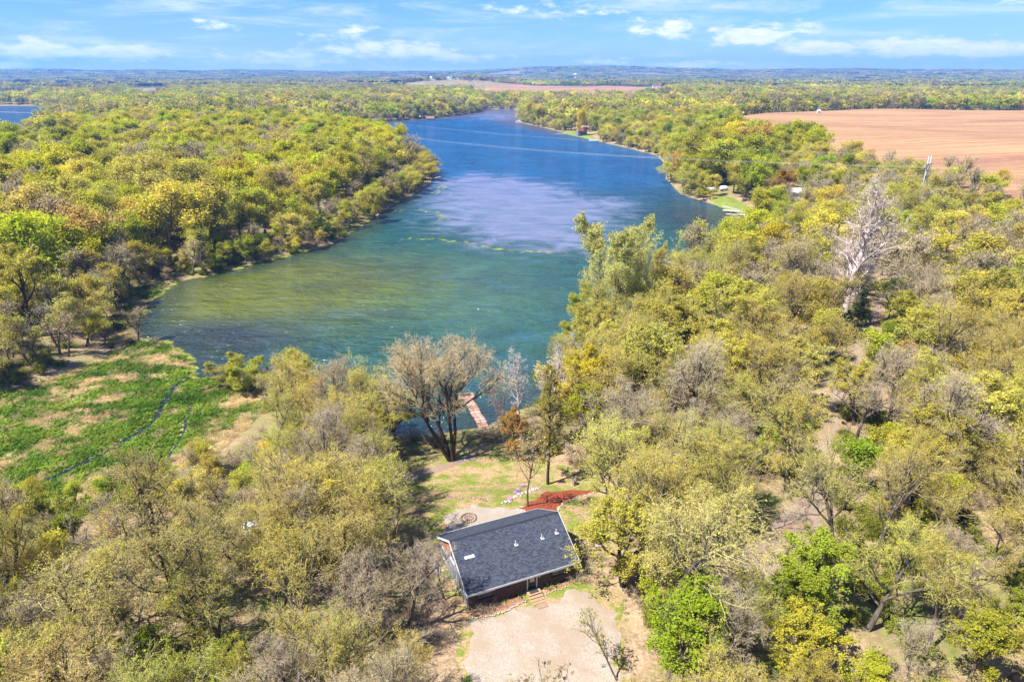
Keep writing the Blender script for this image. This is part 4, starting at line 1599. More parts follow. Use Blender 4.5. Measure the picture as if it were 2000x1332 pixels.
BASEK = {'oak': 'oak1', 'golden': 'lime1', 'maple': 'lime1', 'lime': 'lime1', 'bare': 'bare1', 'rust': 'lime1'}
for q in RESTNEAR:
    put(q['x'], q['y'], q['z'], fid(BASEK[q['kind']]), q['h'] / 17.5, q['tint'], q['wide'])

HOUSES = []     # filled below before the scatter uses it: (x, y, clear radius)
for (px, py, z0, rad) in [(596, 222, 8, 14), (803, 222, 5, 16), (735, 236, 2, 10), (840, 231, 2, 12), (70, 300, 6, 9), (1135, 262, 3, 12), (1390, 374, 2, 9), (1415, 372, 2, 7), (1545, 388, 4, 9), (1160, 272, 2, 9), (890, 174, 5, 230), (850, 173, 5, 200), (935, 173, 5, 200), (520, 214, 8, 10),
                          (1283, 177.5, 5, 70), (1318, 177.5, 5, 60), (1235, 151, 12, 260), (1330, 150.6, 12, 260), (470, 151.6, 12, 260), (640, 152, 12, 260), (1160, 150, 12, 260), (1475, 150.5, 12, 260), (160, 148.5, 12, 300), (1620, 152.6, 12, 240), (890, 178, 5, 200), (940, 177, 5, 160)]:
    hx, hy = W(px, py, z0)
    HOUSES.append((hx, hy, rad))


def fill_ring(r0, r1, s, kinds, mid):
    # a grid over the wedge that the camera sees, with a margin so that shadows and a step aside still hold
    x, y = jgrid(-r1 * 0.75, r1 * 0.75, 30, r1, s, rng)
    r = np.hypot(x, y)
    k = (r >= r0) & (r < r1) & (np.abs(np.arctan2(x, y)) < 0.70)
    x, y = x[k], y[k]
    b = ~nogo(x, y)
    for (hx, hy, rad) in HOUSES:
        b &= np.hypot(x - hx, y - hy) > rad
        # the lane of sight in front of a waterside house stays open
    x, y = x[b], y[b]
    return x, y, height(x, y)


def tint_far(kind):
    return np.clip(tint_of(kind, rng) * np.array([1.13, 1.14, 1.0]), 0.004, 0.8)


# 200 - 700 m
x, y, z = fill_ring(200, 760, 8.8, None, True)
px, py, _ = proj(x, y, z)
kn = fbm(x / 45, y / 45, 61, 2)
kn2 = fbm(x / 30, y / 30, 67, 2)
dl = sdf(LAKE, x, y)
for i in range(len(x)):
    u = rng.random()
    left = x[i] < 0.05 * y[i]
    if left and px[i] < 880 and y[i] < 620:
        ridge = sstep(y[i], 240, 420)
        if u < 0.22 + 0.33 * ridge + (0.25 if kn[i] > 0.55 else -0.1):
            kind = 'lime'
        elif u < 0.72:
            kind = 'oak'
        elif u < 0.93:
            kind = 'bare'
        else:
            kind = 'golden'
        h = rng.uniform(16, 24)
        if dl[i] < 12:
            h = rng.uniform(10, 15)
            kind = 'oak' if u < 0.55 else 'bare'
        if px[i] < 150 and y[i] > 400:
            h = rng.uniform(8, 11)
        tn = tint_far(kind)
    else:
        if kn[i] > 0.56:
            kind = 'maple' if u < 0.5 else 'lime' if u < 0.75 else 'oak'
        elif kn[i] < 0.42:
            kind = 'bare' if u < 0.4 else 'oak' if u < 0.9 else 'maple'
        else:
            kind = 'oak' if u < 0.5 else 'maple' if u < 0.68 else 'bare' if u < 0.86 else 'lime'
        h = rng.uniform(13, 20)
        if px[i] > 1500 and py[i] > 330:
            kind = 'bare' if u < 0.48 else 'oak' if u < 0.88 else 'golden' if u < 0.94 else 'maple'
            h = rng.uniform(11, 16)
        elif px[i] > 1290 and y[i] < 480:
            kind = 'maple' if u < 0.62 else 'lime' if u < 0.85 else 'rust' if u < 0.9 else 'oak'
            h = rng.uniform(18, 26)
        if dl[i] < 10:
            h *= 0.75
        tn = tint_far(kind)
    if kn2[i] < 0.2 and u < 0.15:
        put(x[i], y[i], z[i], fid('con1'), rng.uniform(0.8, 1.2), np.array([0.03, 0.05, 0.025]))
        continue
    put(x[i], y[i], z[i], fid(BASEK[kind]), h / 17.5 * rng.uniform(0.85, 1.12), tn * rng.uniform(0.78, 1.15), rng.uniform(1.1, 1.6))
# low growth crowding the waterline
x, y = jgrid(-420, 330, 110, 1300, 4.4, rng)
dl = sdf(LAKE, x, y)
k = (dl > 0.25) & (dl < 10) & ~nogo(x, y, -1.4) & (np.abs(np.arctan2(x, y)) < 0.7) & (np.hypot(x, y) > 112)
k &= ~((x > 0) & (y < 180) & (rng.random(len(x)) < 0.5))
x, y = x[k], y[k]
z = height(x, y)
for i in range(len(x)):
    u = rng.random()
    kind = 'bare' if u < 0.42 else 'oak' if u < 0.8 else 'maple'
    put(x[i], y[i], z[i] - 0.3, fid(BASEK[kind]), rng.uniform(4.5, 9.5 + 3.0 * (y[i] > 300)) / 17.5, tint_far(kind) * (0.85 if kind == 'bare' else 1), rng.uniform(1.1, 1.6))
# the golden willows along the far right shore
for (ppx_, ppy_, h) in [(1031, 240, 24), (1053, 245, 22), (1133, 267, 26), (560, 208, 24)]:
    gx_, gy_, gz_ = G(ppx_, ppy_)
    put(gx_, gy_, gz_, fid('lime1'), h / 17, np.array([0.68, 0.50, 0.03]), 0.8)
# 700 - 2200 m
x, y, z = fill_ring(760, 2300, 13.0, None, False)
kn = fbm(x / 120, y / 120, 63, 3)
kn3 = fbm(x / 60, y / 60, 69, 2)
openb = fbm(x / 260, y / 140, 70, 2)
band = 0.65 + 0.75 * fbm(x / 220, y / 90, 72, 2)
for i in range(len(x)):
    u = rng.random()
    if kn3[i] < 0.36 and u < 0.35:
        put(x[i], y[i], z[i], fid('con1'), rng.uniform(0.9, 1.3), np.array([0.025, 0.045, 0.03]), 1.3)
        continue
    if openb[i] < 0.3 and y[i] > 1100:
        continue
    kind = ('maple' if u < 0.45 else 'lime' if u < 0.62 else 'oak') if kn[i] > 0.54 else ('bare' if u < 0.4 else 'oak' if u < 0.85 else 'maple')
    put(x[i], y[i], z[i], fid('bare2' if kind == 'bare' else 'oak2'), rng.uniform(0.6, 1.25), tint_far(kind) * rng.uniform(0.6, 1.15) * band[i], rng.uniform(1.2, 1.9))
# 2.2 - 9.6 km
x, y, z = fill_ring(2300, 9700, 60.0, None, False)
openland = fbm(x / 420, y / 420, 71, 3)
b = openland > 0.36
x, y, z = x[b], y[b], z[b]
kn = fbm(x / 300, y / 300, 73, 3)
for i in range(len(x)):
    u = rng.random()
    kind = ('maple' if u < 0.5 else 'oak') if kn[i] > 0.52 else ('bare' if u < 0.5 else 'oak')
    tn = tint_far(kind)
    if u > 0.9:
        tn = np.array([0.03, 0.05, 0.03])
    tn = tn * rng.uniform(0.55, 1.1)
    put(x[i], y[i], z[i] - 0.5, fid('grove'), rng.uniform(0.85, 1.15), tn)
# all the trees collected above, scattered as one mass
scatter('distant_woods', np.array(FT['p']), np.array(FT['i']), np.array(FT['r']), np.array(FT['s']), np.array(FT['c']), FARP,
        kind='stuff', label='unbroken spring woods across the far banks and plain', category='woods')

# ------------------------------------------------------------------ undergrowth
UB = [gen_bush(201, False).meshes('bush', mats('bare'), False), gen_bush(202, False).meshes('bush', mats('bare'), False), gen_bush(203, True).meshes('bush', mats('std'), False), gen_bush(204, True).meshes('bush', mats('std'), False)]
x, y = jgrid(-170, 190, 20, 260, 2.6, rng)
z = height(x, y)
sel = ~nogo(x, y, -1.0) & (sdf(STRAW, x, y) > 1.0) & inview(x, y, z, 60, 3) & (np.hypot(x, y) < 260)
x, y, z = x[sel], y[sel], z[sel]
dn = fbm(x / 9, y / 9, 83, 2)
shore_ = sdf(LAKE, x, y)
sel = rng.random(len(x)) < np.maximum(np.clip((dn - 0.36) * 3.2, 0, 0.85), 0.9 * (shore_ < 7) * (y > 110))
x, y, z = x[sel], y[sel], z[sel]
gn = fbm(x / 13, y / 13, 87, 2)
green = gn + rng.normal(0, 0.06, len(x)) > 0.53
idx = np.where(green, rng.integers(2, 4, len(x)), rng.integers(0, 2, len(x)))
tn = np.where(green[:, None], np.array([[0.22, 0.235, 0.03]]) * rng.uniform(0.8, 1.3, (len(x), 1)), np.array([[0.25, 0.18, 0.10]]) * rng.uniform(0.8, 1.2, (len(x), 1)))
sc = rng.uniform(0.5, 1.25, len(x))
scatter('undergrowth', np.stack([x, y, z - 0.05], 1), idx, np.stack([x * 0, x * 0, rng.uniform(0, 6.28, len(x))], 1), np.stack([sc * 1.2, sc * 1.2, sc], 1), tn, UB, kind='stuff', label='twiggy brown and green undergrowth between the trees', category='undergrowth')


# ------------------------------------------------------------------ marsh plants, dry grass and lawn tufts
def gen_clump(seed, n, h, w, spread, bend):
    T = Tree(seed)
    r = T.r
    a = r.random(n) * 2 * PI
    rad = np.sqrt(r.random(n)) * spread
    P = np.stack([np.cos(a) * rad, np.sin(a) * rad, np.zeros(n)], 1)
    D = unit(np.stack([np.cos(a) * bend, np.sin(a) * bend, np.ones(n)], 1) + r.normal(0, 0.25, (n, 3)))
    l = T.grow(P, D, h * r.uniform(0.6, 1.2, n), 3, 0.12, -0.22)
    ax = unit(np.cross(D, np.array([0, 0, 1.0])))
    q = np.array([0.7, 1.0, 0.8, 0.1])
    off = ax[:, None, :] * (w * q)[None, :, None]
    V = np.stack([l - off, l + off], 2)
    i = (np.arange(n)[:, None] * 4 + np.arange(3)[None]) * 2
    F = np.stack([i, i + 1, i + 3, i + 2], -1).reshape(-1, 4)
    T.add(V.reshape(-1, 3), F, 0, np.repeat(r.random(n), 3), False)
    return T.meshes('clump', [M['leaf']], False)


CAB = [gen_clump(301, 16, 0.5, 0.085, 0.25, 0.9), gen_clump(302, 20, 0.42, 0.075, 0.3, 1.0)]
STR = [gen_clump(311, 60, 0.7, 0.012, 0.3, 0.9), gen_clump(312, 70, 0.6, 0.012, 0.4, 1.3)]
x, y = jgrid(-120, 0, 70, 190, 0.62, rng)
md = np.minimum(sdf(MARSH, x, y), sdf(FRINGE, x, y))
k = (md < 0.5) & (sdf(LAKE, x, y) > 0.3)
x, y = x[k], y[k]
cr = np.full(len(x), 99.0)
for pts, wid in CREEKS:
    cr = np.minimum(cr, linedist([W(p[0], p[1], 0.25) for p in pts], x, y))
pn = 0.0 + 0.6 * fbm((x + y * .5) / 9, (y - x * .5) / 4, 93, 3) + 0.4 * fbm(x / 1.9, y / 1.9, 94, 2) + 0.22 * np.exp(-(cr / 6) ** 2) - 0.12 * sstep(x, W(390, 800, 0.3)[0], W(470, 780, 0.3)[0])
k = (cr > 0.7)
x, y, pn = x[k], y[k], pn[k]
lowm = proj(x, y, x * 0 + 0.2)
pn = pn - 0.2 * sstep(lowm[1] - 0.25 * (330 - lowm[0]), 850, 950)
z = height(x, y) + 0.05
gsel = pn + rng.normal(0, 0.05, len(x)) > 0.5
ssel = ~gsel & (rng.random(len(x)) < 0.7)
for nm, sl_, pr, tc, lb in (('marsh_plants', gsel, CAB, (0.125, 0.205, 0.022), 'broad-leaved green marsh plants spread over the wet ground'), ('dry_marsh_grass', ssel, STR, (0.52, 0.385, 0.19), 'pale straw tussocks of last year grass on the marsh')):
    n = int(sl_.sum())
    sc = rng.uniform(0.6, 1.35, n) * (1.3 if nm == 'marsh_plants' else 1.1)
    big = fbm(x[sl_] / 5, y[sl_] / 3, 95, 3)[:, None]
    tn = np.array([tc]) * rng.uniform(0.7, 1.3, (n, 1)) * (0.45 + 1.1 * big) * (1 + np.array([[0.9, 0.25, 0.2]]) * (big - 0.45) * (nm == 'marsh_plants')) * (1 + rng.normal(0, 0.06, (n, 3)))
    scatter(nm, np.stack([x[sl_], y[sl_], z[sl_]], 1), rng.integers(0, 2, n), np.stack([np.zeros(n), np.zeros(n), rng.uniform(0, 6.28, n)], 1), np.stack([sc, sc, sc], 1), np.clip(tn, 0.004, 0.8), pr, kind='stuff', label=lb, category='marsh plants')
# grass tufts on lawn and banks
x, y = jgrid(-60, 60, 36, 125, 0.8, rng)
k = ((sdf(CLEAR, x, y) < 0.5) | (sdf(STRAW, x, y) < 1) | ((sdf(LAKE, x, y) < 7) & (sdf(LAKE, x, y) > 0.4) & (x < 30) & (x > -30))) & (sdf(DRIVE, x, y) > 0.4) & (sdf(PATIO, x, y) > 0.3) & (sdf(MULCH, x, y) > 0.3) & (sdf(LAKE, x, y) > 0.4)
cu = (x - cA[0]) * math.cos(c_yaw) + (y - cA[1]) * math.sin(c_yaw)
cw = -(x - cA[0]) * math.sin(c_yaw) + (y - cA[1]) * math.cos(c_yaw)
k &= ~((cu > -0.3) & (cu < c_len + 0.3) & (cw > -0.2) & (cw < c_dep + 0.2))
k &= linedist(FOOT, x, y) > 1.2
x, y = x[k], y[k]
k = rng.random(len(x)) < np.clip((fbm(x / 5, y / 5, 97, 2) - 0.3) * 1.7, 0.05, 0.8)
x, y = x[k], y[k]
n = len(x)
gm = (fbm(x / 7, y / 7, 99, 2) > 0.5)
tn = np.where(gm[:, None], np.array([[0.17, 0.20, 0.03]]), np.array([[0.36, 0.26, 0.12]])) * rng.uniform(0.8, 1.25, (n, 1))
sc = rng.uniform(0.3, 0.6, n)
scatter('grass_tufts', np.stack([x, y, height(x, y)], 1), rng.integers(0, 2, n), np.stack([np.zeros(n), np.zeros(n), rng.uniform(0, 6.28, n)], 1), np.stack([sc, sc, sc * 0.8], 1), tn, STR, kind='stuff', label='short green and straw grass tufts around the cabin', category='grass')


# ------------------------------------------------------------------ building materials
def m_shingle():
    m, t, out = new_mat('asphalt_shingles')
    pos = t.node('ShaderNodeTexCoord').outputs['UV']
    br = t.node('ShaderNodeTexBrick')
    t.l.new(pos, br.inputs['Vector'])
    br.offset = 0.5
    br.inputs['Color1'].default_value = (0.022, 0.026, 0.040, 1)
    br.inputs['Color2'].default_value = (0.095, 0.108, 0.145, 1)
    br.inputs['Mortar'].default_value = (0.010, 0.011, 0.016, 1)
    br.inputs['Scale'].default_value = 1.0
    br.inputs['Mortar Size'].default_value = 0.018
    br.inputs['Bias'].default_value = -0.1
    br.inputs['Brick Width'].default_value = 0.30
    br.inputs['Row Height'].default_value = 0.15
    n = t.noise(t.mapping(pos, (1, 2, 1)), 5.0, 5, 0.8)
    n2 = t.noise(pos, 0.5, 4, 0.6)
    c = t.mix(t.math('MULTIPLY', t.ramp(n, 0.4, 0.62), 0.55), br.outputs['Color'], (0.055, 0.064, 0.088))
    c = t.mix(t.math('MULTIPLY', t.ramp(n2, 0.4, 0.7), 0.3), c, (0.065, 0.072, 0.09))
    bsdf(t, out, c, 0.85, 0.25, 0, br.outputs['Fac'], -0.4, 0.02)
    return m


def m_brickwall(name, c1, c2, mortar, w=0.22, h=0.075):
    m, t, out = new_mat(name)
    pos = t.node('ShaderNodeTexCoord').outputs['Object']
    sp = t.node('ShaderNodeSeparateXYZ')
    t.l.new(pos, sp.inputs[0])
    cb = t.node('ShaderNodeCombineXYZ')
    t.l.new(t.math('ADD', sp.outputs[0], sp.outputs[1]), cb.inputs[0])
    t.l.new(sp.outputs[2], cb.inputs[1])
    br = t.node('ShaderNodeTexBrick')
    t.l.new(cb.outputs[0], br.inputs['Vector'])
    br.inputs['Color1'].default_value = (*c1, 1)
    br.inputs['Color2'].default_value = (*c2, 1)
    br.inputs['Mortar'].default_value = (*mortar, 1)
    br.inputs['Scale'].default_value = 1
    br.inputs['Mortar Size'].default_value = 0.008
    br.inputs['Brick Width'].default_value = w
    br.inputs['Row Height'].default_value = h
    bsdf(t, out, br.outputs['Color'], 0.85, 0.2, 0, br.outputs['Fac'], -0.4, 0.01)
    return m


M['shingle'] = m_shingle()
M['brick'] = m_brickwall('dark_brick', (0.06, 0.036, 0.031), (0.11, 0.066, 0.055), (0.045, 0.034, 0.032))
M['cedar'] = m_brickwall('cedar_shakes', (0.34, 0.105, 0.035), (0.52, 0.19, 0.075), (0.13, 0.05, 0.025), 0.16, 0.18)
M['siding'] = mottled('grey_board', (0.17, 0.18, 0.215), (0.30, 0.31, 0.35), 2.2, 0.8, 0.2, 0.3, 0.01, stretch=(6, 6, 0.5))
M['brown'] = mottled('dark_brown_trim', (0.035, 0.025, 0.022), (0.06, 0.042, 0.036), 3.0, 0.7, 0.2, 0.05, 0.01)
M['white'] = mottled('white_paint', (0.46, 0.455, 0.45), (0.60, 0.595, 0.58), 3.0, 0.6, 0.3, 0.05, 0.01)
M['glass'] = mottled('window_glass', (0.02, 0.028, 0.038), (0.05, 0.06, 0.075), 0.8, 0.06, 0.5, 0.0, 0.001)
M['door'] = mottled('black_door', (0.012, 0.013, 0.016), (0.025, 0.026, 0.03), 2.0, 0.4, 0.4, 0.0, 0.001)
M['blind'] = mottled('pale_blind', (0.42, 0.36, 0.30), (0.55, 0.48, 0.42), 2.0, 0.8, 0.1, 0.0, 0.001)
M['steps'] = mottled('treated_wood', (0.26, 0.165, 0.09), (0.44, 0.30, 0.18), 3.0, 0.85, 0.1, 0.2, 0.01, stretch=(1, 8, 8))
M['mat'] = mottled('rubber_mat', (0.03, 0.028, 0.028), (0.06, 0.055, 0.05), 20.0, 0.9, 0.1)
M['coir'] = mottled('coir_mat', (0.22, 0.14, 0.09), (0.34, 0.23, 0.15), 15.0, 0.95, 0.05)
M['concrete'] = mottled('concrete', (0.27, 0.265, 0.26), (0.38, 0.375, 0.37), 1.5, 0.9, 0.1)
M['stone'] = mottled('field_stone', (0.30, 0.25, 0.21), (0.60, 0.53, 0.47), 3.0, 0.9, 0.1, 0.4, 0.02)
M['stone_pale'] = mottled('pale_stone', (0.28, 0.24, 0.215), (0.48, 0.44, 0.41), 3.0, 0.9, 0.1, 0.4, 0.02)
M['stone_red'] = mottled('burnt_stone', (0.19, 0.11, 0.085), (0.40, 0.27, 0.21), 4.0, 0.95, 0.05, 0.4, 0.02)
M['ash'] = mottled('ash', (0.10, 0.075, 0.065), (0.26, 0.20, 0.17), 6.0, 1.0, 0.02)
M['dock'] = mottled('dock_board', (0.20, 0.105, 0.075), (0.40, 0.235, 0.175), 1.6, 0.85, 0.1, 0.2, 0.01)
M['dock2'] = mottled('worn_dock_board', (0.30, 0.20, 0.16), (0.50, 0.38, 0.31), 1.6, 0.85, 0.1, 0.2, 0.01)
M['post'] = mottled('weathered_post', (0.10, 0.075, 0.06), (0.2, 0.155, 0.13), 3.0, 0.9, 0.1)
M['tin'] = mottled('galvanised_tin', (0.46, 0.49, 0.53), (0.60, 0.63, 0.67), 1.2, 0.5, 0.5, 0.05, 0.01)
M['steel'] = mottled('galvanised_steel', (0.28, 0.30, 0.34), (0.40, 0.42, 0.46), 2.0, 0.5, 0.5, 0.02, 0.01)
M['wire'] = mottled('aluminium_wire', (0.38, 0.36, 0.28), (0.48, 0.45, 0.36), 0.3, 0.6, 0.5, 0.0, 0.01)
M['stump'] = mottled('stump_wood', (0.24, 0.17, 0.12), (0.42, 0.32, 0.24), 5.0, 0.95, 0.05, 0.4, 0.02)
M['hull'] = mottled('white_hull', (0.52, 0.52, 0.53), (0.64, 0.64, 0.64), 0.6, 0.45, 0.4, 0.02, 0.01)
M['purple'] = mottled('purple_petal', (0.30, 0.10, 0.42), (0.55, 0.28, 0.62), 6.0, 0.8, 0.1)
M['plant'] = mottled('garden_leaf', (0.13, 0.17, 0.04), (0.30, 0.32, 0.10), 4.0, 0.8, 0.15)
for nm_, c1_, c2_ in (('roof_grey', (0.12, 0.12, 0.13), (0.2, 0.2, 0.21)), ('roof_brown', (0.16, 0.09, 0.07), (0.25, 0.15, 0.12)), ('roof_red', (0.17, 0.055, 0.045), (0.25, 0.09, 0.07)), ('roof_green', (0.32, 0.48, 0.44), (0.5, 0.64, 0.6)),
                      ('wall_tan', (0.24, 0.19, 0.15), (0.33, 0.27, 0.22)), ('wall_grey', (0.13, 0.135, 0.145), (0.20, 0.205, 0.215))):
    M[nm_] = mottled(nm_, c1_, c2_, 1.0, 0.85, 0.15, 0.1, 0.01)

# ------------------------------------------------------------------ cabin
cab = empty('cabin', 'single-storey cabin with a blue-grey shingled gable roof and dark brick front', 'cabin', (cA[0], cA[1], ZC), c_yaw)
LX, LY, RISE, ZE = c_len, c_dep, 3.05, EAVE
YM = LY / 2


def roof_slope(name, sgn):
    """one pitched slab with shingle coordinates in metres"""
    y0, y1 = (0.0, YM) if sgn > 0 else (LY, YM)
    th = 0.16
    nx, ny = 27, 13
    rr = random.Random(3)
    V, F, UV = [], [], []
    top = []
    Ls = math.hypot(YM, RISE)
    for j in range(ny + 1):
        for i in range(nx + 1):
            u, v = i / nx, j / ny
            dz = rr.uniform(-0.012, 0.012) if 0 < i < nx and 0 < j < ny else 0
            V.append((u * LX, y0 + (y1 - y0) * v, ZE + RISE * v + dz))
            top.append((u * LX, v * Ls))
    n0 = len(V)
    for j in range(ny):
        for i in range(nx):
            a = j * (nx + 1) + i
            F.append((a, a + 1, a + nx + 2, a + nx + 1) if sgn > 0 else (a, a + nx + 1, a + nx + 2, a + 1))
    # underside and edges
    c = [(0, y0, ZE - th), (LX, y0, ZE - th), (LX, y1, ZE + RISE - th), (0, y1, ZE + RISE - th)]
    V += c
    top += [(0, 0), (LX, 0), (LX, Ls), (0, Ls)]
    k = [0, nx, (ny + 1) * (nx + 1) - 1, ny * (nx + 1)]
    F.append((n0, n0 + 3, n0 + 2, n0 + 1) if sgn > 0 else (n0, n0 + 1, n0 + 2, n0 + 3))
    for q in range(4):
        q2 = (q + 1) % 4
        F.append((k[q], n0 + q, n0 + q2, k[q2]))
    me = bpy.data.meshes.new(name)
    me.from_pydata(V, [], F)
    uvl = me.uv_layers.new(name='UVMap')
    for lp in me.loops:
        uvl.data[lp.index].uv = top[lp.vertex_index]
    me.materials.append(M['shingle'])
    return link(name, me, cab)


rs_ = roof_slope('roof_slope', 1)
roof_slope('roof_slope', -1)
b = MB()
b.prism([(YM - 0.17, ZE + RISE - 0.075), (YM, ZE + RISE + 0.035), (YM + 0.17, ZE + RISE - 0.075), (YM, ZE + RISE - 0.02)], 0.02, LX - 0.02, 'x')
b.build('ridge_cap', M['shingle'], cab)
# walls
WF, WB, WL, WR = 0.42, LY - 0.42, 0.36, LX - 0.36


def under(y):
    return ZE + RISE * (1 - abs(y - YM) / YM) - 0.17


b = MB()
b.box(WL, WR, WF, WF + 0.2, -0.3, under(WF))
b.build('front_wall', M['brick'], cab)
b = MB()
b.box(WL, WR, WB - 0.2, WB, -0.3, under(WB))
b.build('back_wall', M['siding'], cab)
for x0, x1, nm_ in ((WL + 0.003, WL + 0.2, 'gable_wall'), (WR - 0.2, WR - 0.003, 'gable_wall')):
    b = MB()
    b.prism([(WF + 0.2, -0.3), (WB - 0.2, -0.3), (WB - 0.2, under(WB)), (WF + 0.2, under(WF))], x0, x1, 'x')
    b.build(nm_, M['siding'], cab)
    b = MB()
    b.prism([(WF + 0.01, under(WF) + 0.003), (WB - 0.01, under(WB) + 0.003), (YM, under(YM))], x0 - 0.02, x1 + 0.02, 'x')
    b.build('gable_cladding', M['cedar'], cab, label='orange cedar shakes in the gable')
# vertical battens on the visible gable end
for k in range(15):
    yb = WF + 0.5 + k * 0.62
    b = MB()
    b.box(WL - 0.022, WL, yb, yb + 0.05, 0.0, under(WF) - 0.01)
    b.build('batten', M['siding'], cab)
# trim
b = MB()
b.box(0.0, LX, -0.05, -0.004, ZE - 0.24, ZE - 0.01)
b.build('fascia', M['white'], cab)
b = MB()
b.box(0.0, LX, LY + 0.004, LY + 0.05, ZE - 0.24, ZE - 0.01)
b.build('fascia', M['white'], cab)
for x0, x1 in ((-0.06, -0.006), (LX + 0.006, LX + 0.06)):
    for ya, yb in ((-0.05, YM), (LY + 0.05, YM)):
        za = ZE - 0.02
        b = MB()
        b.prism([(ya, za - 0.24), (yb, ZE + RISE - 0.24), (yb, ZE + RISE + 0.02), (ya, za)], x0, x1, 'x')
        b.build('rake_board', M['white'], cab)
b = MB()
b.box(0.02, LX - 0.02, 0.0, WF, ZE - 0.27, ZE - 0.245)
b.build('soffit', M['white'], cab)


def cab_local(px, py, z):
    wx_, wy_ = W(px, py, z)
    dx, dy = wx_ - cA[0], wy_ - cA[1]
    return dx * math.cos(c_yaw) + dy * math.sin(c_yaw), -dx * math.sin(c_yaw) + dy * math.cos(c_yaw)


def roof_at(px, py):
    z = ZC + 4
    for i in range(40):
        u, v = cab_local(px, py, z)
        v = min(max(v, 0), YM)
        z = 0.5 * z + 0.5 * (ZC + ZE + RISE * v / YM)
    return u, v, ZE + RISE * v / YM


def window(parent, axis, pos, a0, a1, z0, z1, fm=None, mull=True):
    """a framed window on a wall; axis 'y': wall faces -y at y=pos; axis 'x': wall faces -x at x=pos"""
    def bx(mb, p0, p1, q0, q1, r0, r1):
        if axis == 'y':
            mb.box(q0, q1, min(p0, p1), max(p0, p1), r0, r1)
        else:
            mb.box(min(p0, p1), max(p0, p1), q0, q1, r0, r1)
    fm = fm or M['white']
    f = MB()
    w = 0.075
    bx(f, pos + 0.05, pos - 0.05, a0, a0 + w, z0, z1)
    bx(f, pos + 0.05, pos - 0.05, a1 - w, a1, z0, z1)
    bx(f, pos + 0.05, pos - 0.051, a0 + w, a1 - w, z1 - w, z1)
    bx(f, pos + 0.05, pos - 0.051, a0 + w, a1 - w, z0, z0 + w)
    fr = f.build('window', fm, parent)
    s = MB()
    bx(s, pos - 0.052, pos - 0.13, a0 - 0.05, a1 + 0.05, z0 - 0.05, z0 - 0.003)
    s.build('sill', fm, fr)
    mid = (a0 + a1) / 2
    for g0, g1 in (((a0 + w, mid - 0.03), (mid + 0.03, a1 - w)) if mull else ((a0 + w, a1 - w),)):
        g = MB()
        bx(g, pos + 0.02, pos - 0.02, g0, g1, z0 + w, z1 - w)
        g.build('pane', M['glass'], fr)
    if mull:
        g = MB()
        bx(g, pos + 0.03, pos - 0.045, mid - 0.03, mid + 0.03, z0 + w, z1 - w)
        g.build('mullion', fm, fr)
    return fr


# front windows sit high under the eave; their pale heads show below the gutter
for (pa, pb) in ((932, 964), (1078, 1108)):
    ua = cab_local(pa, 1158 if pa < 1000 else 1113, ZC + 2.1)[0]
    ub = cab_local(pb, 1149 if pa < 1000 else 1104, ZC + 2.1)[0]
    window(cab, 'y', WF - 0.002, ua, ub, 1.15, 2.06, fm=M['brown'])
    h_ = MB()
    h_.box(ua - 0.08, ub + 0.08, 0.06, WF - 0.06, 2.07, 2.14)
    h_.build('window_hood', M['white'], cab)
window(cab, 'x', WL - 0.002, WB - 2.6, WB - 1.0, 0.7, 2.0)
window(cab, 'x', WL - 0.002, WF + 1.6, WF + 2.8, 0.9, 2.0)
window(cab, 'x', WL - 0.024, YM - 0.7, YM + 0.7, 2.85, 3.9)
# door
du = cab_local(1042, 1153, ZC + 0.45)[0]
for s_ in (-0.62, 0.50):
    fr = MB()
    fr.box(du + s_, du + s_ + 0.12, WF - 0.07, WF - 0.003, 0.42, 2.16)
    fr.build('door_jamb', M['white'], cab)
dd_ = MB()
dd_.box(du - 0.495, du + 0.495, WF - 0.045, WF - 0.004, 0.42, 2.14)
dr = dd_.build('door', M['door'], cab)
q_ = MB()
q_.box(du - 0.27, du + 0.27, WF - 0.06, WF - 0.048, 1.35, 1.95)
q_.build('door_pane', M['blind'], dr)
q_ = MB()
q_.tube([(du + 0.38, WF - 0.05, 1.3), (du + 0.38, WF - 0.12, 1.3), (du + 0.27, WF - 0.12, 1.3)], 0.02, 6)
q_.build('handle', M['steel'], dr)
q_ = MB()
q_.box(du + 0.78, du + 0.9, WF - 0.15, WF - 0.003, 1.75, 1.98)
q_.build('wall_lamp', M['white'], cab)
# roof furniture
for (px, py) in ((1007, 1064), (1058, 1051), (1086, 1041)):
    u, v, zz_ = roof_at(px, py)
    p_ = MB()
    p_.tube([(u, v, zz_ - 0.1), (u, v, zz_ + 0.55)], 0.05, 8)
    pipe = p_.build('vent_pipe', M['white'], cab)
    p_ = MB()
    sl = RISE / YM
    p_.hexa([(u - 0.12, v - 0.14, zz_ - 0.14 * sl + 0.012), (u + 0.30, v - 0.14, zz_ - 0.14 * sl + 0.012), (u + 0.30, v + 0.10, zz_ + 0.10 * sl + 0.012), (u - 0.12, v + 0.10, zz_ + 0.10 * sl + 0.012),
             (u - 0.12, v - 0.14, zz_ - 0.14 * sl + 0.05), (u + 0.30, v - 0.14, zz_ - 0.14 * sl + 0.05), (u + 0.30, v + 0.10, zz_ + 0.10 * sl + 0.05), (u - 0.12, v + 0.10, zz_ + 0.10 * sl + 0.05)])
    p_.build('flashing', M['white'], pipe)
u, v, zz_ = roof_at(917, 1088)
p_ = MB()
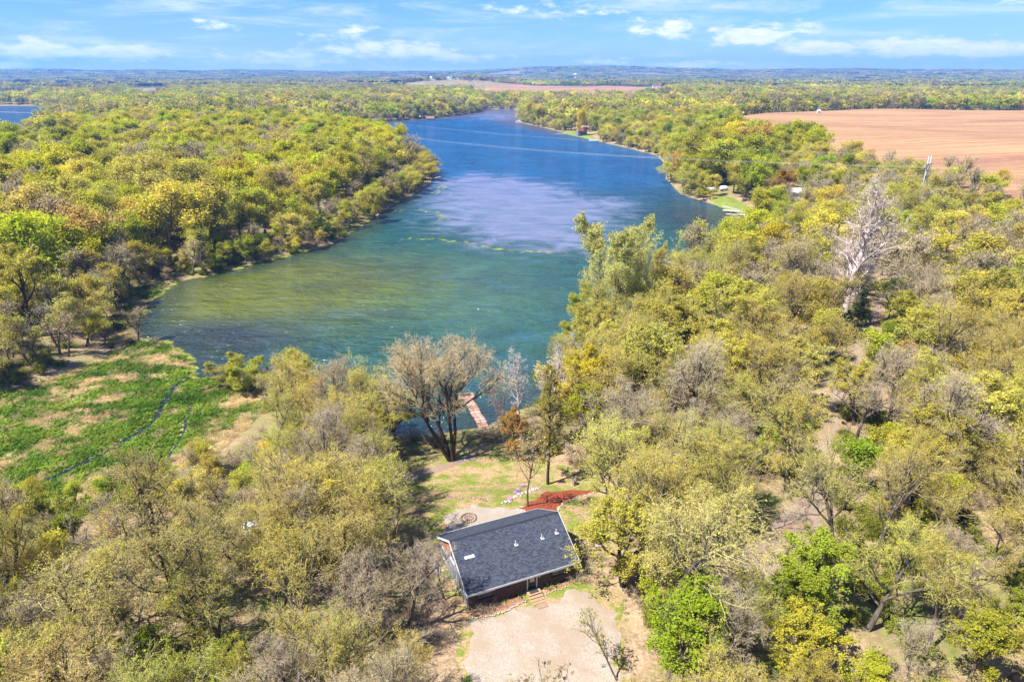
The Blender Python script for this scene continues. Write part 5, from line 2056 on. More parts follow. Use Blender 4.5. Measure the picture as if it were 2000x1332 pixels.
for (a0, a1) in ((-0.55, -0.2), (-0.18, 0.18), (0.2, 0.55)):
    p_.hexa([(u + a0, v - 0.14, zz_ - 0.14 * sl + 0.012), (u + a1, v - 0.14, zz_ - 0.14 * sl + 0.012), (u + a1, v + 0.14, zz_ + 0.14 * sl + 0.012), (u + a0, v + 0.14, zz_ + 0.14 * sl + 0.012),
             (u + a0, v - 0.14, zz_ - 0.14 * sl + 0.07), (u + a1, v - 0.14, zz_ - 0.14 * sl + 0.07), (u + a1, v + 0.14, zz_ + 0.14 * sl + 0.07), (u + a0, v + 0.14, zz_ + 0.14 * sl + 0.07)])
p_.build('roof_patch', M['tin'], cab, label='white metal strip on the shingles')

# steps: their own thing, set against the wall
stp = empty('wooden_steps', 'brown wooden steps with a small landing below the cabin door', 'steps', (cA[0] + math.cos(c_yaw) * du - math.sin(c_yaw) * WF, cA[1] + math.sin(c_yaw) * du + math.cos(c_yaw) * WF, ZC), c_yaw)
for k, (y1_, dp, zt) in enumerate(((-0.01, 0.95, 0.42), (-0.98, 0.36, 0.30), (-1.34, 0.36, 0.19), (-1.70, 0.36, 0.12))):
    for j in range(3 if k else 6):
        w_ = dp / (3 if k else 6)
        b = MB()
        b.box(-0.78, 0.78, y1_ - (j + 1) * w_ + 0.012, y1_ - j * w_, zt - 0.04, zt)
        b.build('tread_board', M['steps'], stp)
    b = MB()
    b.box(-0.74, 0.74, y1_ - dp + 0.03, y1_ - dp + 0.06, -0.05, zt - 0.042)
    b.build('riser', M['steps'], stp)
for sx_ in (-0.77, 0.72):
    b = MB()
    b.hexa([(sx_, -2.0, -0.05), (sx_ + 0.05, -2.0, -0.05), (sx_ + 0.05, -0.02, -0.05), (sx_, -0.02, -0.05), (sx_, -2.0, 0.07), (sx_ + 0.05, -2.0, 0.07), (sx_ + 0.05, -0.02, 0.375), (sx_, -0.02, 0.375)])
    b.build('stringer', M['steps'], stp)


def cabw(u, v, z=0.0):
    return (cA[0] + math.cos(c_yaw) * u - math.sin(c_yaw) * v, cA[1] + math.sin(c_yaw) * u + math.cos(c_yaw) * v, ZC + z)


b = MB()
b.box(-0.5, 0.5, -0.3, 0.3, 0, 0.03)
o = b.build('door_mat', M['mat'], None, 0.008, label='black rubber mat on the landing below the cabin door', category='mat')
o.location = cabw(du, WF - 0.45, 0.423)
o.rotation_euler = (0, 0, c_yaw)
b = MB()
b.box(-0.6, 0.6, -0.32, 0.32, 0, 0.03)
o = b.build('door_mat', M['coir'], None, 0.008, label='brown mat on the gravel at the foot of the steps', category='mat')
o.location = cabw(du + 0.05, WF - 2.5, 0.14)
o.rotation_euler = (0, 0, c_yaw)
b = MB()
b.box(-1.2, -0.1, LY - 3.4, LY - 0.2, -0.3, 0.12)
o = b.build('concrete_slab', M['concrete'], None, 0.02, label='pale concrete slab at the back left corner of the cabin', category='slab')
o.location = cabw(0, 0, 0)
o.rotation_euler = (0, 0, c_yaw)

# ------------------------------------------------------------------ stones, beds, fire pit, stump
ROCKS = [rock_mesh('stone', M['stone'], 400 + k, (1, 0.8, 0.6)) for k in range(4)]
PALE = [rock_mesh('stone', M['stone_pale'], 410 + k, (1, 0.8, 0.6)) for k in range(4)]
RED = [rock_mesh('stone', M['stone_red'], 420 + k, (1, 0.7, 0.7)) for k in range(3)]


def stones(root, pts, meshes, smin, smax, sink=0.1):
    for (x_, y_, z_) in pts:
        s_ = random.uniform(smin, smax)
        o_ = link('stone', random.choice(meshes), root)
        o_.location = (x_ - root.location.x, y_ - root.location.y, z_ - root.location.z + s_ * (0.3 - sink))
        o_.rotation_euler = (0, 0, random.uniform(0, 6.3))
        o_.scale = (s_, s_, s_)


def along(pts, n, jit, z=None):
    P = [Vector((p[0], p[1])) for p in pts]
    seg = [(b_ - a_).length for a_, b_ in zip(P[:-1], P[1:])]
    tot = sum(seg)
    res = []
    for k in range(n):
        d_ = tot * (k + 0.5) / n
        i_ = 0
        while d_ > seg[i_] and i_ < len(seg) - 1:
            d_ -= seg[i_]
            i_ += 1
        p = P[i_].lerp(P[i_ + 1], d_ / seg[i_])
        p += Vector((random.uniform(-jit, jit), random.uniform(-jit, jit)))
        res.append((p.x, p.y, hz(p.x, p.y) + 0.06 if z is None else z))
    return res


fx_, fy_, fz_ = G(915, 1013)
fp = empty('fire_pit', 'round stone fire pit on the pale gravel patio behind the cabin', 'fire pit', (fx_, fy_, fz_ + 0.1))
stones(fp, [(fx_ + 0.95 * math.cos(a_), fy_ + 0.95 * math.sin(a_), fz_ + 0.14) for a_ in np.arange(0, 6.28, 0.30)], RED, 0.30, 0.38)
stones(fp, [(fx_ + 0.55 * math.cos(a_), fy_ + 0.55 * math.sin(a_), fz_ + 0.12) for a_ in np.arange(0, 6.28, 0.48)], RED, 0.24, 0.30)
b = MB()
b.v = [(0.45 * math.cos(a_), 0.45 * math.sin(a_), 0.06) for a_ in np.arange(0, 6.2, 0.42)] + [(0, 0, 0.02)]
nn_ = len(b.v) - 1
b.f = [(k, (k + 1) % nn_, nn_) for k in range(nn_)]
b.build('ash_bed', M['ash'], fp)

sr = empty('stone_edging', 'row of pale stones with purple flowers across the grass behind the cabin', 'edging', G(1015, 965))
stones(sr, along([W(985, 985, ZC - .3), W(1005, 970, ZC - .3), W(1025, 953, ZC - .5), W(1052, 938, ZC - .6)], 46, 0.45), PALE, 0.22, 0.5)
er = empty('stone_edging', 'curved stone edging round the red mulch bed', 'edging', G(1100, 985))
stones(er, along([MULCH[0], MULCH[9], MULCH[8], MULCH[7], MULCH[6], MULCH[5], MULCH[4]], 46, 0.12), ROCKS + PALE, 0.18, 0.34)
br_ = empty('stone_edging', 'line of small stones along the planting bed below the cabin front', 'edging', cabw(LX * 0.3, -1.0))
stones(br_, [cabw(u_, -0.75 - 0.5 * math.sin(u_ * 0.5) + random.uniform(-0.12, 0.12), 0.14) for u_ in np.arange(0.3, du - 1.0, 0.22)], ROCKS + PALE, 0.14, 0.28)
stones(br_, [cabw(u_, -0.6 + random.uniform(-0.12, 0.12), 0.14) for u_ in np.arange(du + 1.2, LX - 1.5, 0.3)], ROCKS, 0.14, 0.26)
tr = empty('stone_edging', 'brown retaining stones curving from the foot path to the patio', 'edging', G(900, 962))
stones(tr, along([W(830, 938, 4), W(860, 950, 4), W(900, 965, 4.2), W(935, 968, 4.2), W(950, 978, 4.3)], 60, 0.22), RED, 0.24, 0.42)
cr_ = empty('stone_edging', 'thin line of stones on the grass leading towards the dock', 'edging', G(935, 875))
stones(cr_, along([W(898, 890, 2.4), W(925, 878, 2.2), W(950, 866, 2.0), W(985, 850, 1.6)], 36, 0.12), PALE, 0.16, 0.28)
for k, (px, py) in enumerate(((995, 978), (1008, 966), (1012, 960), (1022, 951))):
    gx_, gy_, gz_ = G(px, py)
    fl = empty('purple_flowers', 'purple flower clump among the pale stones, %s from the cabin' % ORD[k], 'flowers', (gx_, gy_, gz_ + 0.08), 0, 'purple flower clumps in the stone row')
    for nm_, mt, nq, hh_ in (('foliage', M['plant'], 26, 0.16), ('petals', M['purple'], 40, 0.26)):
        b = MB()
        for j in range(nq):
            a_, r_ = random.uniform(0, 6.28), 0.32 * math.sqrt(random.random())
            c_ = Vector((r_ * math.cos(a_), r_ * math.sin(a_), hh_ * random.uniform(0.6, 1.1)))
            e1 = Vector((random.uniform(-1, 1), random.uniform(-1, 1), random.uniform(-.4, .4))).normalized() * 0.075
            e2 = Vector((-e1.y, e1.x, random.uniform(-0.03, 0.05)))
            b.quad(c_ - e1, c_ - e2, c_ + e1, c_ + e2)
        b.build(nm_, mt, fl)
sx0, sy0, sz0 = G(1120, 948)
st_ = empty('tree_stump', 'short grey tree stump standing in the red mulch bed', 'stump', (sx0, sy0, sz0))
b = MB()
pr = [(0.52, -0.1), (0.42, 0.15), (0.37, 0.5), (0.36, 1.0)]
for k in range(len(pr) - 1):
    for j in range(12):
        a0_, a1_ = j * PI / 6, (j + 1) * PI / 6

        def sp_(q, a_):
            f_ = 1 + 0.16 * math.sin(a_ * 3 + 1) * (1.3 - q[1])
            return (q[0] * f_ * math.cos(a_), q[0] * f_ * math.sin(a_), q[1] + (0.12 * math.sin(a_ * 2) if q[1] > 0.9 else 0))
        b.quad(sp_(pr[k], a0_), sp_(pr[k], a1_), sp_(pr[k + 1], a1_), sp_(pr[k + 1], a0_))
b.build('bark', M['stump'], st_)
b = MB()
for j in range(12):
    b.tri((0, 0, 0.98), sp_(pr[3], j * PI / 6), sp_(pr[3], (j + 1) * PI / 6))
b.build('cut_top', M['post'], st_)
for k, (px, py, s_) in enumerate(((1160, 1054, 0.8), (1169, 1066, 1.0))):
    gx_, gy_, gz_ = G(px, py)
    o = link('boulder', PALE[k], None, (gx_, gy_, gz_ + 0.18), label=('smaller' if k == 0 else 'larger') + ' of two pale boulders on the slope right of the cabin', category='boulder')
    o.scale = (s_ * 1.2, s_, s_)
BEDM = mottled('bed_litter', (0.17, 0.095, 0.055), (0.34, 0.20, 0.12), 4.0, 0.95, 0.05, 0.6, 0.05)
drape('planting_bed', BEDM, [cabw(u_, v_)[:2] for u_, v_ in ((0.2, 0.5), (0.2, -0.9), (2.0, -1.15), (4.5, -1.1), (du - 0.9, -0.85), (du - 0.9, 0.5))], 0.2, 0.10, 0.3, 0.3, 0.8, 31)
drape('planting_bed', BEDM, [cabw(u_, v_)[:2] for u_, v_ in ((du + 1.0, 0.5), (du + 1.0, -0.6), (LX - 1, -0.6), (LX + 0.3, -0.2), (LX + 0.3, 0.5))], 0.2, 0.10, 0.3, 0.3, 0.8, 32)
# plants along the front wall
CL = [gen_clump(331, 26, 0.75, 0.05, 0.15, 0.7), gen_clump(332, 22, 0.65, 0.05, 0.15, 0.8)]
for k, (px, py) in enumerate(((986, 1172), (1018, 1163), (1072, 1148), (1085, 1142))):
    gx_, gy_ = W(px, py, ZC + 0.1)
    o = link('garden_plant', CL[k % 2], None, (gx_, gy_, ZC + 0.1), label=['spiky green plant in the bed left of the cabin steps, further from the door', 'spiky green plant in the bed left of the cabin steps, beside them', 'spiky green plant right of the cabin steps, nearer to the door', 'spiky green plant right of the cabin steps, further along the wall'][k], category='plant')
    o['tint'] = [0.30, 0.32, 0.09]
GB = [gen_bush(341, False), gen_bush(342, False)]
for k, (px, py, s_, tn_) in enumerate(((926, 1192, 0.85, (0.34, 0.27, 0.2)), (957, 1186, 0.65, (0.34, 0.27, 0.2)), (1118, 1132, 1.2, (0.2, 0.17, 0.1)), (1142, 1112, 1.5, (0.2, 0.19, 0.07)), (1134, 1086, 1.5, (0.16, 0.14, 0.07)))):
    gx_, gy_ = W(px, py, ZC)
    rt = empty('garden_shrub', ['bare grey shrub at the front left corner of the cabin', 'small bare shrub below the cabin front wall', 'dense dark shrub at the right end of the cabin front', 'largest dark shrub at the right corner of the cabin', 'dark shrub against the right gable wall of the cabin'][k], 'shrub', (gx_, gy_, ZC))
    rt.scale = (s_, s_, s_)
    tm, cm = GB[k % 2].meshes('shrub', mats('bare'))
    link('stem', tm, rt)
    o = link('twigs', cm, rt)
    o['tint'] = list(tn_)

# ------------------------------------------------------------------ dock
d0 = Vector((*W(948, 838, 0.55), 0))
d1 = Vector((*W(908, 768, 0.55), 0))
dl_ = (d1 - d0).length
dk = empty('dock', 'weathered reddish plank dock with a wider end platform on the near shore', 'dock', (d0.x, d0.y, 0), math.atan2(d1.y - d0.y, d1.x - d0.x))
npl = int(dl_ / 0.27)
boards = []
for nm_, wd2 in (('a', 0.9), ('b', 1.65)):
    b = MB()
    b.box(-0.122, 0.122, -wd2, wd2, -0.045, 0.0)
    me_ = None
    for mt in (M['dock'], M['dock2']):
        o = b.build('plank', mt, dk, 0.006)
        boards.append((nm_, o.data))
        bpy.data.objects.remove(o)
for k in range(npl):
    x_ = (k + 0.5) * dl_ / npl
    end = x_ > dl_ - 2.3
    cand = [m_ for n_, m_ in boards if n_ == ('b' if end else 'a')]
    o = link('plank', cand[1 if random.random() < 0.38 else 0], dk)
    sec = int(x_ / 2.4)
    o.location = (x_, (0.18 if end else 0) + [0.05, -0.06, 0.04, -0.03, 0.06, -0.04, 0, 0.03][sec % 8] + random.uniform(-0.02, 0.02), 0.56 + [0, 0.05, -0.02, 0.04, 0.0, -0.04, 0.02, 0][sec % 8] + random.uniform(-0.008, 0.008))
    o.rotation_euler = (random.uniform(-0.01, 0.01), 0, random.uniform(-0.012, 0.012))
for s_ in (-0.75, 0.75):
    b = MB()
    b.box(0.0, dl_ - 0.1, s_ - 0.05, s_ + 0.05, 0.3, 0.44)
    b.build('stringer', M['post'], dk)
for x_ in np.arange(2.2, dl_, 2.4):
    for s_ in (-0.86, 0.86):
        b = MB()
        b.tube([(x_, s_, -2.2), (x_, s_, 0.78)], 0.07, 7)
        b.build('post', M['post'], dk)
b = MB()
b.box(-0.9, 0.9, -0.35, 0.35, 0.0, 0.12)
b.box(-0.9, 0.9, 0.25, 0.35, 0.13, 0.5)
bx_ = (d1 - d0).normalized()
o = b.build('dock_bench', M['dock'], None, 0.01, label='low plank bench at the outer end of the dock', category='bench')
o.location = (d1.x - bx_.x * 0.9, d1.y - bx_.y * 0.9, 0.585)
o.rotation_euler = (0, 0, dk.rotation_euler.z + PI / 2)

# ------------------------------------------------------------------ little shed, gate
sx0, sy0, sz0 = G(497, 1056)
sh = empty('shed', 'small white shed with a tin roof hidden in the lower wood', 'shed', (sx0, sy0, sz0), 0.35)
b = MB()
b.box(-0.8, 0.8, -0.8, 0.8, -0.2, 1.75)
b.build('wall', M['siding'], sh)
b = MB()
b.hexa([(-1.0, -1.0, 1.80), (1.0, -1.0, 1.80), (1.0, 1.0, 2.15), (-1.0, 1.0, 2.15), (-1.0, -1.0, 1.86), (1.0, -1.0, 1.86), (1.0, 1.0, 2.21), (-1.0, 1.0, 2.21)])
b.build('roof', M['tin'], sh)
b = MB()
b.box(-0.4, 0.4, -0.84, -0.803, 0.0, 1.6)
d_ = b.build('door', M['white'], sh)
b = MB()
b.box(0.25, 0.31, -0.87, -0.842, 0.75, 0.95)
b.build('handle', M['post'], d_)
gx_, gy_, gz_ = G(458, 1192)
gt_s = 0.75
gt = empty('metal_gate', 'small white metal rack leaning beside the broad dark-trunked oak', 'gate', (gx_, gy_, gz_), 0.5)
for k in range(6):
    b = MB()
    b.tube([(-0.7 + k * 0.28, 0, 0), (-0.7 + k * 0.28, 0.35, 1.2)], 0.022, 5)
    b.build('bar', M['steel'], gt)
for z_ in (0.25, 0.7, 1.15):
    b = MB()
    b.tube([(-0.78, z_ * 0.29, z_), (0.78, z_ * 0.29, z_)], 0.025, 5)
    b.build('rail', M['steel'], gt)
gt.scale = (gt_s, gt_s, gt_s)

# ------------------------------------------------------------------ fallen white trunks
for k, (pa, pb, r_, lb) in enumerate((((1296, 508), (1376, 545), 0.34, 'long bleached trunk lying from the near shore out over the water'), ((1288, 546), (1316, 566), 0.42, 'short thick bleached trunk below the longer fallen one'))):
    a_ = Vector((*W(*pa, 0.8), 0.8))
    b_ = Vector((*W(*pb, 2.4), 2.4))
    rt = empty('fallen_trunk', lb, 'fallen trunk', (b_.x, b_.y, b_.z))
    d_ = a_ - b_
    b = MB()
    pts_ = [d_ * q + Vector((0, 0, 0.25 * math.sin(q * 3))) for q in np.linspace(0, 1, 8)]
    b.tube(pts_, [r_ * (1 - 0.6 * q) for q in np.linspace(0, 1, 8)], 8)
    b.build('log', M['bark_white'], rt, smooth=True)
    for q in ((0.55, 0.68, 0.8, 0.9, 0.97) if k == 0 else (0.6, 0.9)):
        p0 = d_ * q + Vector((0, 0, 0.25 * math.sin(q * 3)))
        e_ = (d_.normalized() * 1.2 + Vector((random.uniform(-1, 1), random.uniform(-1, 1), random.uniform(0.3, 1.3)))) * 1.6
        b = MB()
        b.tube([p0, p0 + e_ * 0.5, p0 + e_ + Vector((0, 0, 0.4))], [0.1, 0.06, 0.02], 5)
        b.build('limb', M['bark_white'], rt)

# ------------------------------------------------------------------ power line
def ray_z(px, py, dist):
    """height of the sight line through a pixel at forward distance y"""
    c, s = math.cos(PITCH), math.sin(PITCH)
    v = (666.0 - py) / FPX
    d = ((px - 1000.0) / FPX, c + v * s, -s + v * c)
    t_ = dist / d[1]
    return d[0] * t_, CAM_H + d[2] * t_


FR = []
for (px, ptop, parm, dist) in ((1817, 305, 327, 250.0), (492, 191, 208, 780.0), (-300, 190, 200, 760.0)):
    x_, zt = ray_z(px, ptop, dist)
    _, za = ray_z(px, parm, dist)
    FR.append((Vector((x_, dist, 0)), zt, za))
for k, (p, zt, za) in enumerate(FR[:2]):
    nb = FR[1 - k][0] if k == 0 else FR[0][0]
    dr_ = (nb - p).normalized()
    yaw = math.atan2(dr_.y, dr_.x) + PI / 2
    g_ = hz(p.x, p.y)
    rt = empty('power_pole', ['twin-pole power line frame standing in front of the ploughed field', 'twin-pole power line frame above the far bank woods'][k], 'power pole', (p.x, p.y, g_), yaw)
    sp2 = 1.1
    for s_ in (-sp2, sp2):
        b = MB()
        b.tube([(s_, 0, -1), (s_, 0, (zt - g_) * 0.5), (s_, 0, zt - g_)], [0.2, 0.16, 0.12], 8)
        b.build('pole', M['steel'], rt, smooth=True)
    b = MB()
    b.box(-3.2, 3.2, -0.16, 0.16, za - g_ + 0.9, za - g_ + 1.2)
    b.build('crossarm', M['steel'], rt)
    for a_, c_ in ((-sp2, sp2), (sp2, -sp2)):
        b = MB()
        b.tube([(a_, 0.12 if a_ < 0 else -0.12, za - g_ - 4.5), (c_, 0.12 if a_ < 0 else -0.12, za - g_ + 0.4)], 0.1, 5)
        b.build('brace', M['steel'], rt)
    for s_ in (-3.0, 0.0, 3.0):
        b = MB()
        b.tube([(s_, 0.0, za - g_ + 0.9), (s_, 0, za - g_)], 0.11, 6)
        b.build('insulator', M['white'], rt)


def cable(a_, c_, sag, r_, label):
    b = MB()
    n_ = 40
    mid = (a_ + c_) / 2
    pts_ = [a_.lerp(c_, q) - Vector((0, 0, 4 * sag * q * (1 - q))) - mid for q in np.linspace(0, 1, n_)]
    b.tube(pts_, r_, 4)
    o_ = b.build('power_cable', M['wire'], None, label=label, category='cable', group='power line cables')
    o_.location = mid


for i0, i1, where, sag in ((0, 1, 'across the lake', 12.0), (1, 2, 'over the left woods', 9.0)):
    p, zt, za = FR[i0]
    p2, zt2, za2 = FR[i1]
    dr_ = (p2 - p).normalized()
    nr = Vector((-dr_.y, dr_.x, 0))
    for s_, nm_ in ((-3.0, 'far' if i0 == 0 else 'rear'), (0.0, 'middle'), (3.0, 'near' if i0 == 0 else 'front')):
        cable(p + nr * s_ + Vector((0, 0, za)), p2 + nr * s_ + Vector((0, 0, za2)), sag, 0.022 if i0 == 0 else 0.045, '%s pale conductor cable sagging %s' % (nm_, where))
    if i0 == 0:
        for s_, nm_ in ((-1.1, 'far'), (1.1, 'near')):
            cable(p + nr * s_ + Vector((0, 0, zt)), p2 + nr * s_ + Vector((0, 0, zt2)), sag * 0.8, 0.012, '%s thin top wire running pole to pole %s' % (nm_, where))


# ------------------------------------------------------------------ houses, boats and docks on the far banks
def house(px, py, z0, w, d, h, rise, rz, wall, roof, label, name='house', wins=2):
    x_, y_ = W(px, py, z0)
    g_ = hz(x_, y_)
    rt = empty(name, label, 'house' if name == 'house' else name.replace('_', ' '), (x_, y_, g_), rz)
    b = MB()
    b.prism([(-d / 2, -1), (d / 2, -1), (d / 2, h), (0, h + rise), (-d / 2, h)], -w / 2, w / 2, 'x')
    b.build('wall', wall, rt)
    for s_ in (-1, 1):
        b = MB()
        e = 0.5
        y0 = s_ * (d / 2 + e)
        z0_ = h - rise * e / (d / 2)
        b.hexa([(-w / 2 - e, y0, z0_ + 0.02), (w / 2 + e, y0, z0_ + 0.02), (w / 2 + e, 0, h + rise + 0.02), (-w / 2 - e, 0, h + rise + 0.02),
                (-w / 2 - e, y0, z0_ + 0.25), (w / 2 + e, y0, z0_ + 0.25), (w / 2 + e, 0, h + rise + 0.25), (-w / 2 - e, 0, h + rise + 0.25)])
        b.build('roof', roof, rt)
    for k in range(wins):
        xc = -w / 2 + w * (k + 0.5) / wins
        b = MB()
        b.box(xc - 0.7, xc + 0.7, -d / 2 - 0.06, -d / 2 - 0.004, h * 0.4, h * 0.8)
        f_ = b.build('window', M['white'], rt)
        b = MB()
        b.box(xc - 0.58, xc + 0.58, -d / 2 - 0.09, -d / 2 - 0.063, h * 0.43, h * 0.77)
        b.build('pane', M['glass'], f_)
    return rt


house(596, 222, 8, 12, 9, 6, 4.5, 0.3, M['white'], M['tin'], 'white house with a steep pale roof among the trees behind the left bank')
house(803, 222, 5, 15, 9, 5.5, 3, -0.1, M['wall_grey'], M['roof_grey'], 'grey house with a dark roof above the far shore', wins=3)
house(735, 236, 2, 9, 6, 3, 2, 0.4, M['wall_tan'], M['roof_grey'], 'low tan boathouse on the far left shore')
house(840, 231, 2, 10, 7, 3.5, 2.5, 0.1, M['wall_grey'], M['roof_brown'], 'small grey cottage by the water on the far shore')
house(70, 300, 6, 9, 7, 7, 3, 0.5, M['wall_tan'], M['roof_brown'], 'house with a brown roof just showing in the left bank woods')
house(520, 214, 8, 16, 9, 8, 4, -0.4, M['wall_grey'], M['roof_brown'], 'brown-roofed house beside the far power line frame')
house(1135, 260, 3, 9, 7, 4, 2.5, 0.3, M['wall_grey'], M['roof_red'], 'red-roofed cottage on the lawn of the far right shore')
house(1545, 388, 4, 11, 6, 3.5, 1.2, 0.1, M['white'], M['tin'], 'long pale shed roof right of the small shore lawn', 'shore_shed')
house(1598, 223, 14, 3, 3, 2.4, 1.2, 0.1, M['white'], M['tin'], 'tiny white hut at the far edge of the ploughed field', 'field_hut', 1)
# long low glasshouses far off
for k, (px, w_) in enumerate(((858, 105), (905, 110), (932, 60))):
    house(px, 170.5 - k * 0.4, 5, w_, 34, 9, 5, 0.02, M['white'], M['roof_green'], ['longest', 'middle', 'shortest'][k] + ' pale green-roofed glasshouse beyond the far end of the lake', 'glasshouse', 6)
for k, (px, py, w_, rf) in enumerate(((1283, 176, 60, 'roof_red'), (1318, 176, 42, 'roof_red'), (1235, 150.5, 70, 'tin'), (1330, 150, 90, 'tin'), (470, 151, 90, 'tin'), (500, 150, 60, 'tin'), (640, 151.5, 80, 'tin'), (1160, 149.5, 90, 'tin'), (1475, 150, 80, 'tin'), (160, 148, 120, 'tin'), (1620, 152, 70, 'roof_grey'))):
    house(px, py, 5 if py > 160 else 12, w_ * 0.5, w_ * 0.3, 6 + w_ * 0.05, 5, random.uniform(-.3, .3), M['white'], M[rf],
          ['red-roofed white barn right of the far brown field, left one', 'red-roofed white barn right of the far brown field, right one', 'pale building near the water tower', 'wide pale farm building in the distant right', 'pale distant building left of the far power frame', 'smaller pale distant building right next to it', 'pale distant building above the middle of the left plain', 'pale building right beside the foot of the water tower', 'pale distant building far to the right', 'pale distant building at the far left horizon', 'grey distant building at the right horizon'][k], 'distant_building', 3)
# water tower
x_, y_ = W(1124, 152, 30)
g_ = hz(x_, y_)
wt = empty('water_tower', 'pale water tower with a round tank on the horizon', 'water tower', (x_, y_, g_))
b = MB()
b.tube([(0, 0, -2), (0, 0, 3), (0, 0, 34)], [7, 4, 2.6], 12)
b.build('stem', M['hull'], wt, smooth=True)
b = MB()
b.tube([(0, 0, 32 + q) for q in (0, 2, 6, 10, 13, 14)], [2.6, 8, 11, 10.5, 6, 0.5], 16)
b.build('tank', M['hull'], wt, smooth=True)


def boat(px, py, L, rz, label, canopy=True):
    x_, y_ = W(px, py, 0.2)
    rt = empty('boat', label, 'boat', (x_, y_, max(0.05, hz(x_, y_))), rz)
    b = MB()
    for s_ in (-0.9, 0.9):
        b.tube([(-L / 2, s_, 0.2), (L * 0.35, s_, 0.2), (L / 2, s_, 0.5)], [0.35, 0.35, 0.08], 8)
    b.build('pontoon', M['steel'], rt, smooth=True)
    b = MB()
    b.box(-L / 2, L * 0.42, -1.25, 1.25, 0.55, 0.68)
    b.build('deck', M['hull'], rt)
    b = MB()
    for (x0, x1, y0, y1) in ((-L / 2, L * .4, -1.25, -1.17), (-L / 2, L * .4, 1.17, 1.25), (L * .34, L * .4, -1.165, 1.165)):
        b.box(x0, x1, y0, y1, 0.69, 1.4)
    b.build('railing', M['hull'], rt)
    if canopy:
        b = MB()
        b.prism([(-1.3, 2.5), (0, 2.75), (1.3, 2.5), (1.3, 2.58), (0, 2.85), (-1.3, 2.58)], -L * .4, L * .15, 'x')
        b.build('canopy', M['hull'], rt)
        for sx_ in (-L * .35, L * .1):
            for s_ in (-1.15, 1.15):
                b = MB()
                b.tube([(sx_, s_, 0.7), (sx_, s_, 2.55)], 0.04, 5)
                b.build('canopy_pole', M['steel'], rt)
    return rt


boat(1014, 240, 9, 0.1, 'white canopied pontoon boat furthest up the right shore')
boat(1062, 248, 8, 0.2, 'white boat moored below the second golden tree', False)
boat(1160, 276, 8, 0.1, 'white boat at the dock of the red-roofed cottage', False)
boat(905, 223, 7, 0.3, 'small white boat near the shallow far end of the lake', False)
boat(748, 240, 8, 0.2, 'white canopied boat by the tan boathouse')


def small_dock(pa, pb, w_, label, n_=None):
    a_ = Vector((*W(*pa, 0.5), 0))
    b_ = Vector((*W(*pb, 0.5), 0))
    L_ = (b_ - a_).length
    rt = empty('shore_dock', label, 'dock', (a_.x, a_.y, 0), math.atan2(b_.y - a_.y, b_.x - a_.x))
    n_ = max(3, int(L_ / 2.0))
    for k in range(n_):
        b = MB()
        b.box(k * L_ / n_ + 0.04, (k + 1) * L_ / n_ - 0.04, -w_ / 2, w_ / 2, 0.55, 0.68)
        b.build('deck_section', M['stone'], rt)
        for s_ in (-w_ / 2 - 0.06, w_ / 2 + 0.06):
            b = MB()
            b.tube([(k * L_ / n_ + 0.5, s_, -2), (k * L_ / n_ + 0.5, s_, 1.1)], 0.07, 5)
            b.build('post', M['steel'], rt)


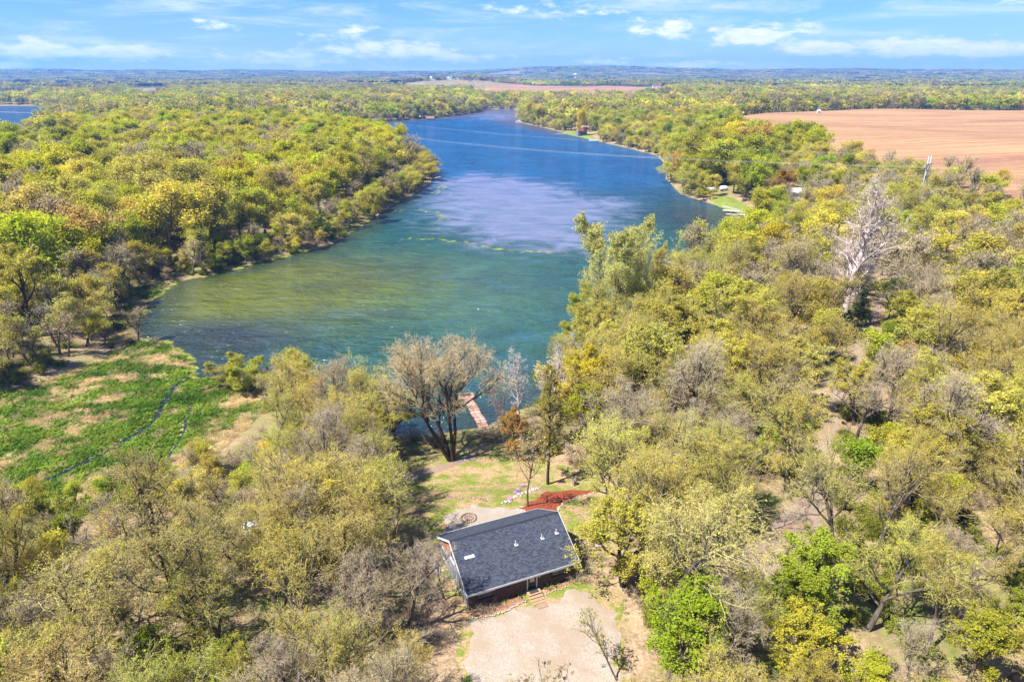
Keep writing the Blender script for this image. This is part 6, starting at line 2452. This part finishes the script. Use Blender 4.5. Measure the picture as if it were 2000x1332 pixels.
small_dock((1480, 421), (1418, 419), 1.3, 'straight pale dock reaching out from the small shore lawn')
small_dock((1455, 415), (1412, 411), 2.6, 'wide grey stack of dock sections beside the sea wall')
small_dock((1085, 262), (1105, 262), 1.6, 'low dock on the right shore left of the golden willow')
small_dock((1185, 274), (1150, 272), 1.8, 'dock below the red-roofed cottage')
small_dock((838, 352), (860, 346), 1.4, 'little dock at the tip of the left bank')
sw = [Vector((*W(px, py, 0.6), 0)) for px, py in ((1412, 402), (1440, 410), (1462, 420), (1478, 424))]
swr = empty('sea_wall', 'pale curved sea wall edging the small shore lawn', 'wall', (sw[0].x, sw[0].y, 0))
for a_, c_ in zip(sw[:-1], sw[1:]):
    d_ = (c_ - a_)
    n_ = max(2, int(d_.length / 2))
    nr = Vector((-d_.y, d_.x, 0)).normalized() * 0.35
    for k in range(n_):
        p0 = a_.lerp(c_, k / n_) - sw[0]
        p1 = a_.lerp(c_, (k + 0.97) / n_) - sw[0]
        b = MB()
        b.hexa([tuple(p0 - nr + Vector((0, 0, -1))), tuple(p1 - nr + Vector((0, 0, -1))), tuple(p1 + nr + Vector((0, 0, -1))), tuple(p0 + nr + Vector((0, 0, -1))),
                tuple(p0 - nr + Vector((0, 0, .75))), tuple(p1 - nr + Vector((0, 0, .75))), tuple(p1 + nr + Vector((0, 0, .75))), tuple(p0 + nr + Vector((0, 0, .75)))])
        b.build('wall_block', M['stone_pale'], swr)
# covered boats on the bank
for k, (px, py, L_, lb) in enumerate(((1388, 376, 6.5, 'white rounded covered boat parked on the bank by the cove'), (1413, 373, 4.0, 'smaller white covered boat under the trees by the cove'))):
    x_, y_, g_ = G(px, py)
    rt = empty('covered_boat', lb, 'boat', (x_, y_, g_), 0.05)
    b = MB()
    b.tube([(q * L_ / 2, 0, 1.35) for q in (-1, -0.93, -0.7, 0, 0.7, 0.93, 1)], [0.25, 0.85, 1.12, 1.2, 1.1, 0.8, 0.2], 14)
    b.build('cover', M['hull'], rt, smooth=True)
    for q in (-0.25, 0.25):
        for s_ in (-0.9, 0.9):
            b = MB()
            b.tube([(q * L_, s_ - 0.1, 0.35), (q * L_, s_ + 0.1, 0.35)], 0.35, 10)
            b.build('wheel', M['mat'], rt)
    b = MB()
    b.box(-L_ * .45, L_ * .45, -0.8, 0.8, 0.3, 0.42)
    b.build('trailer_frame', M['steel'], rt)

# ------------------------------------------------------------------ haze
m, t, out = new_mat('haze_air')
pv = t.node('ShaderNodeVolumePrincipled')
pv.inputs['Color'].default_value = (0.15, 0.42, 1.0, 1)
pv.inputs['Density'].default_value = 1.05e-4
pv.inputs['Anisotropy'].default_value = 0.1
t.l.new(pv.outputs[0], out.inputs['Volume'])
hb = MB()
hb.box(-11500, 11500, -11500, 11500, -4.0, 260.0)
hb.build('haze', m, None, kind='stuff', label='thin blue air over the whole country', category='haze')
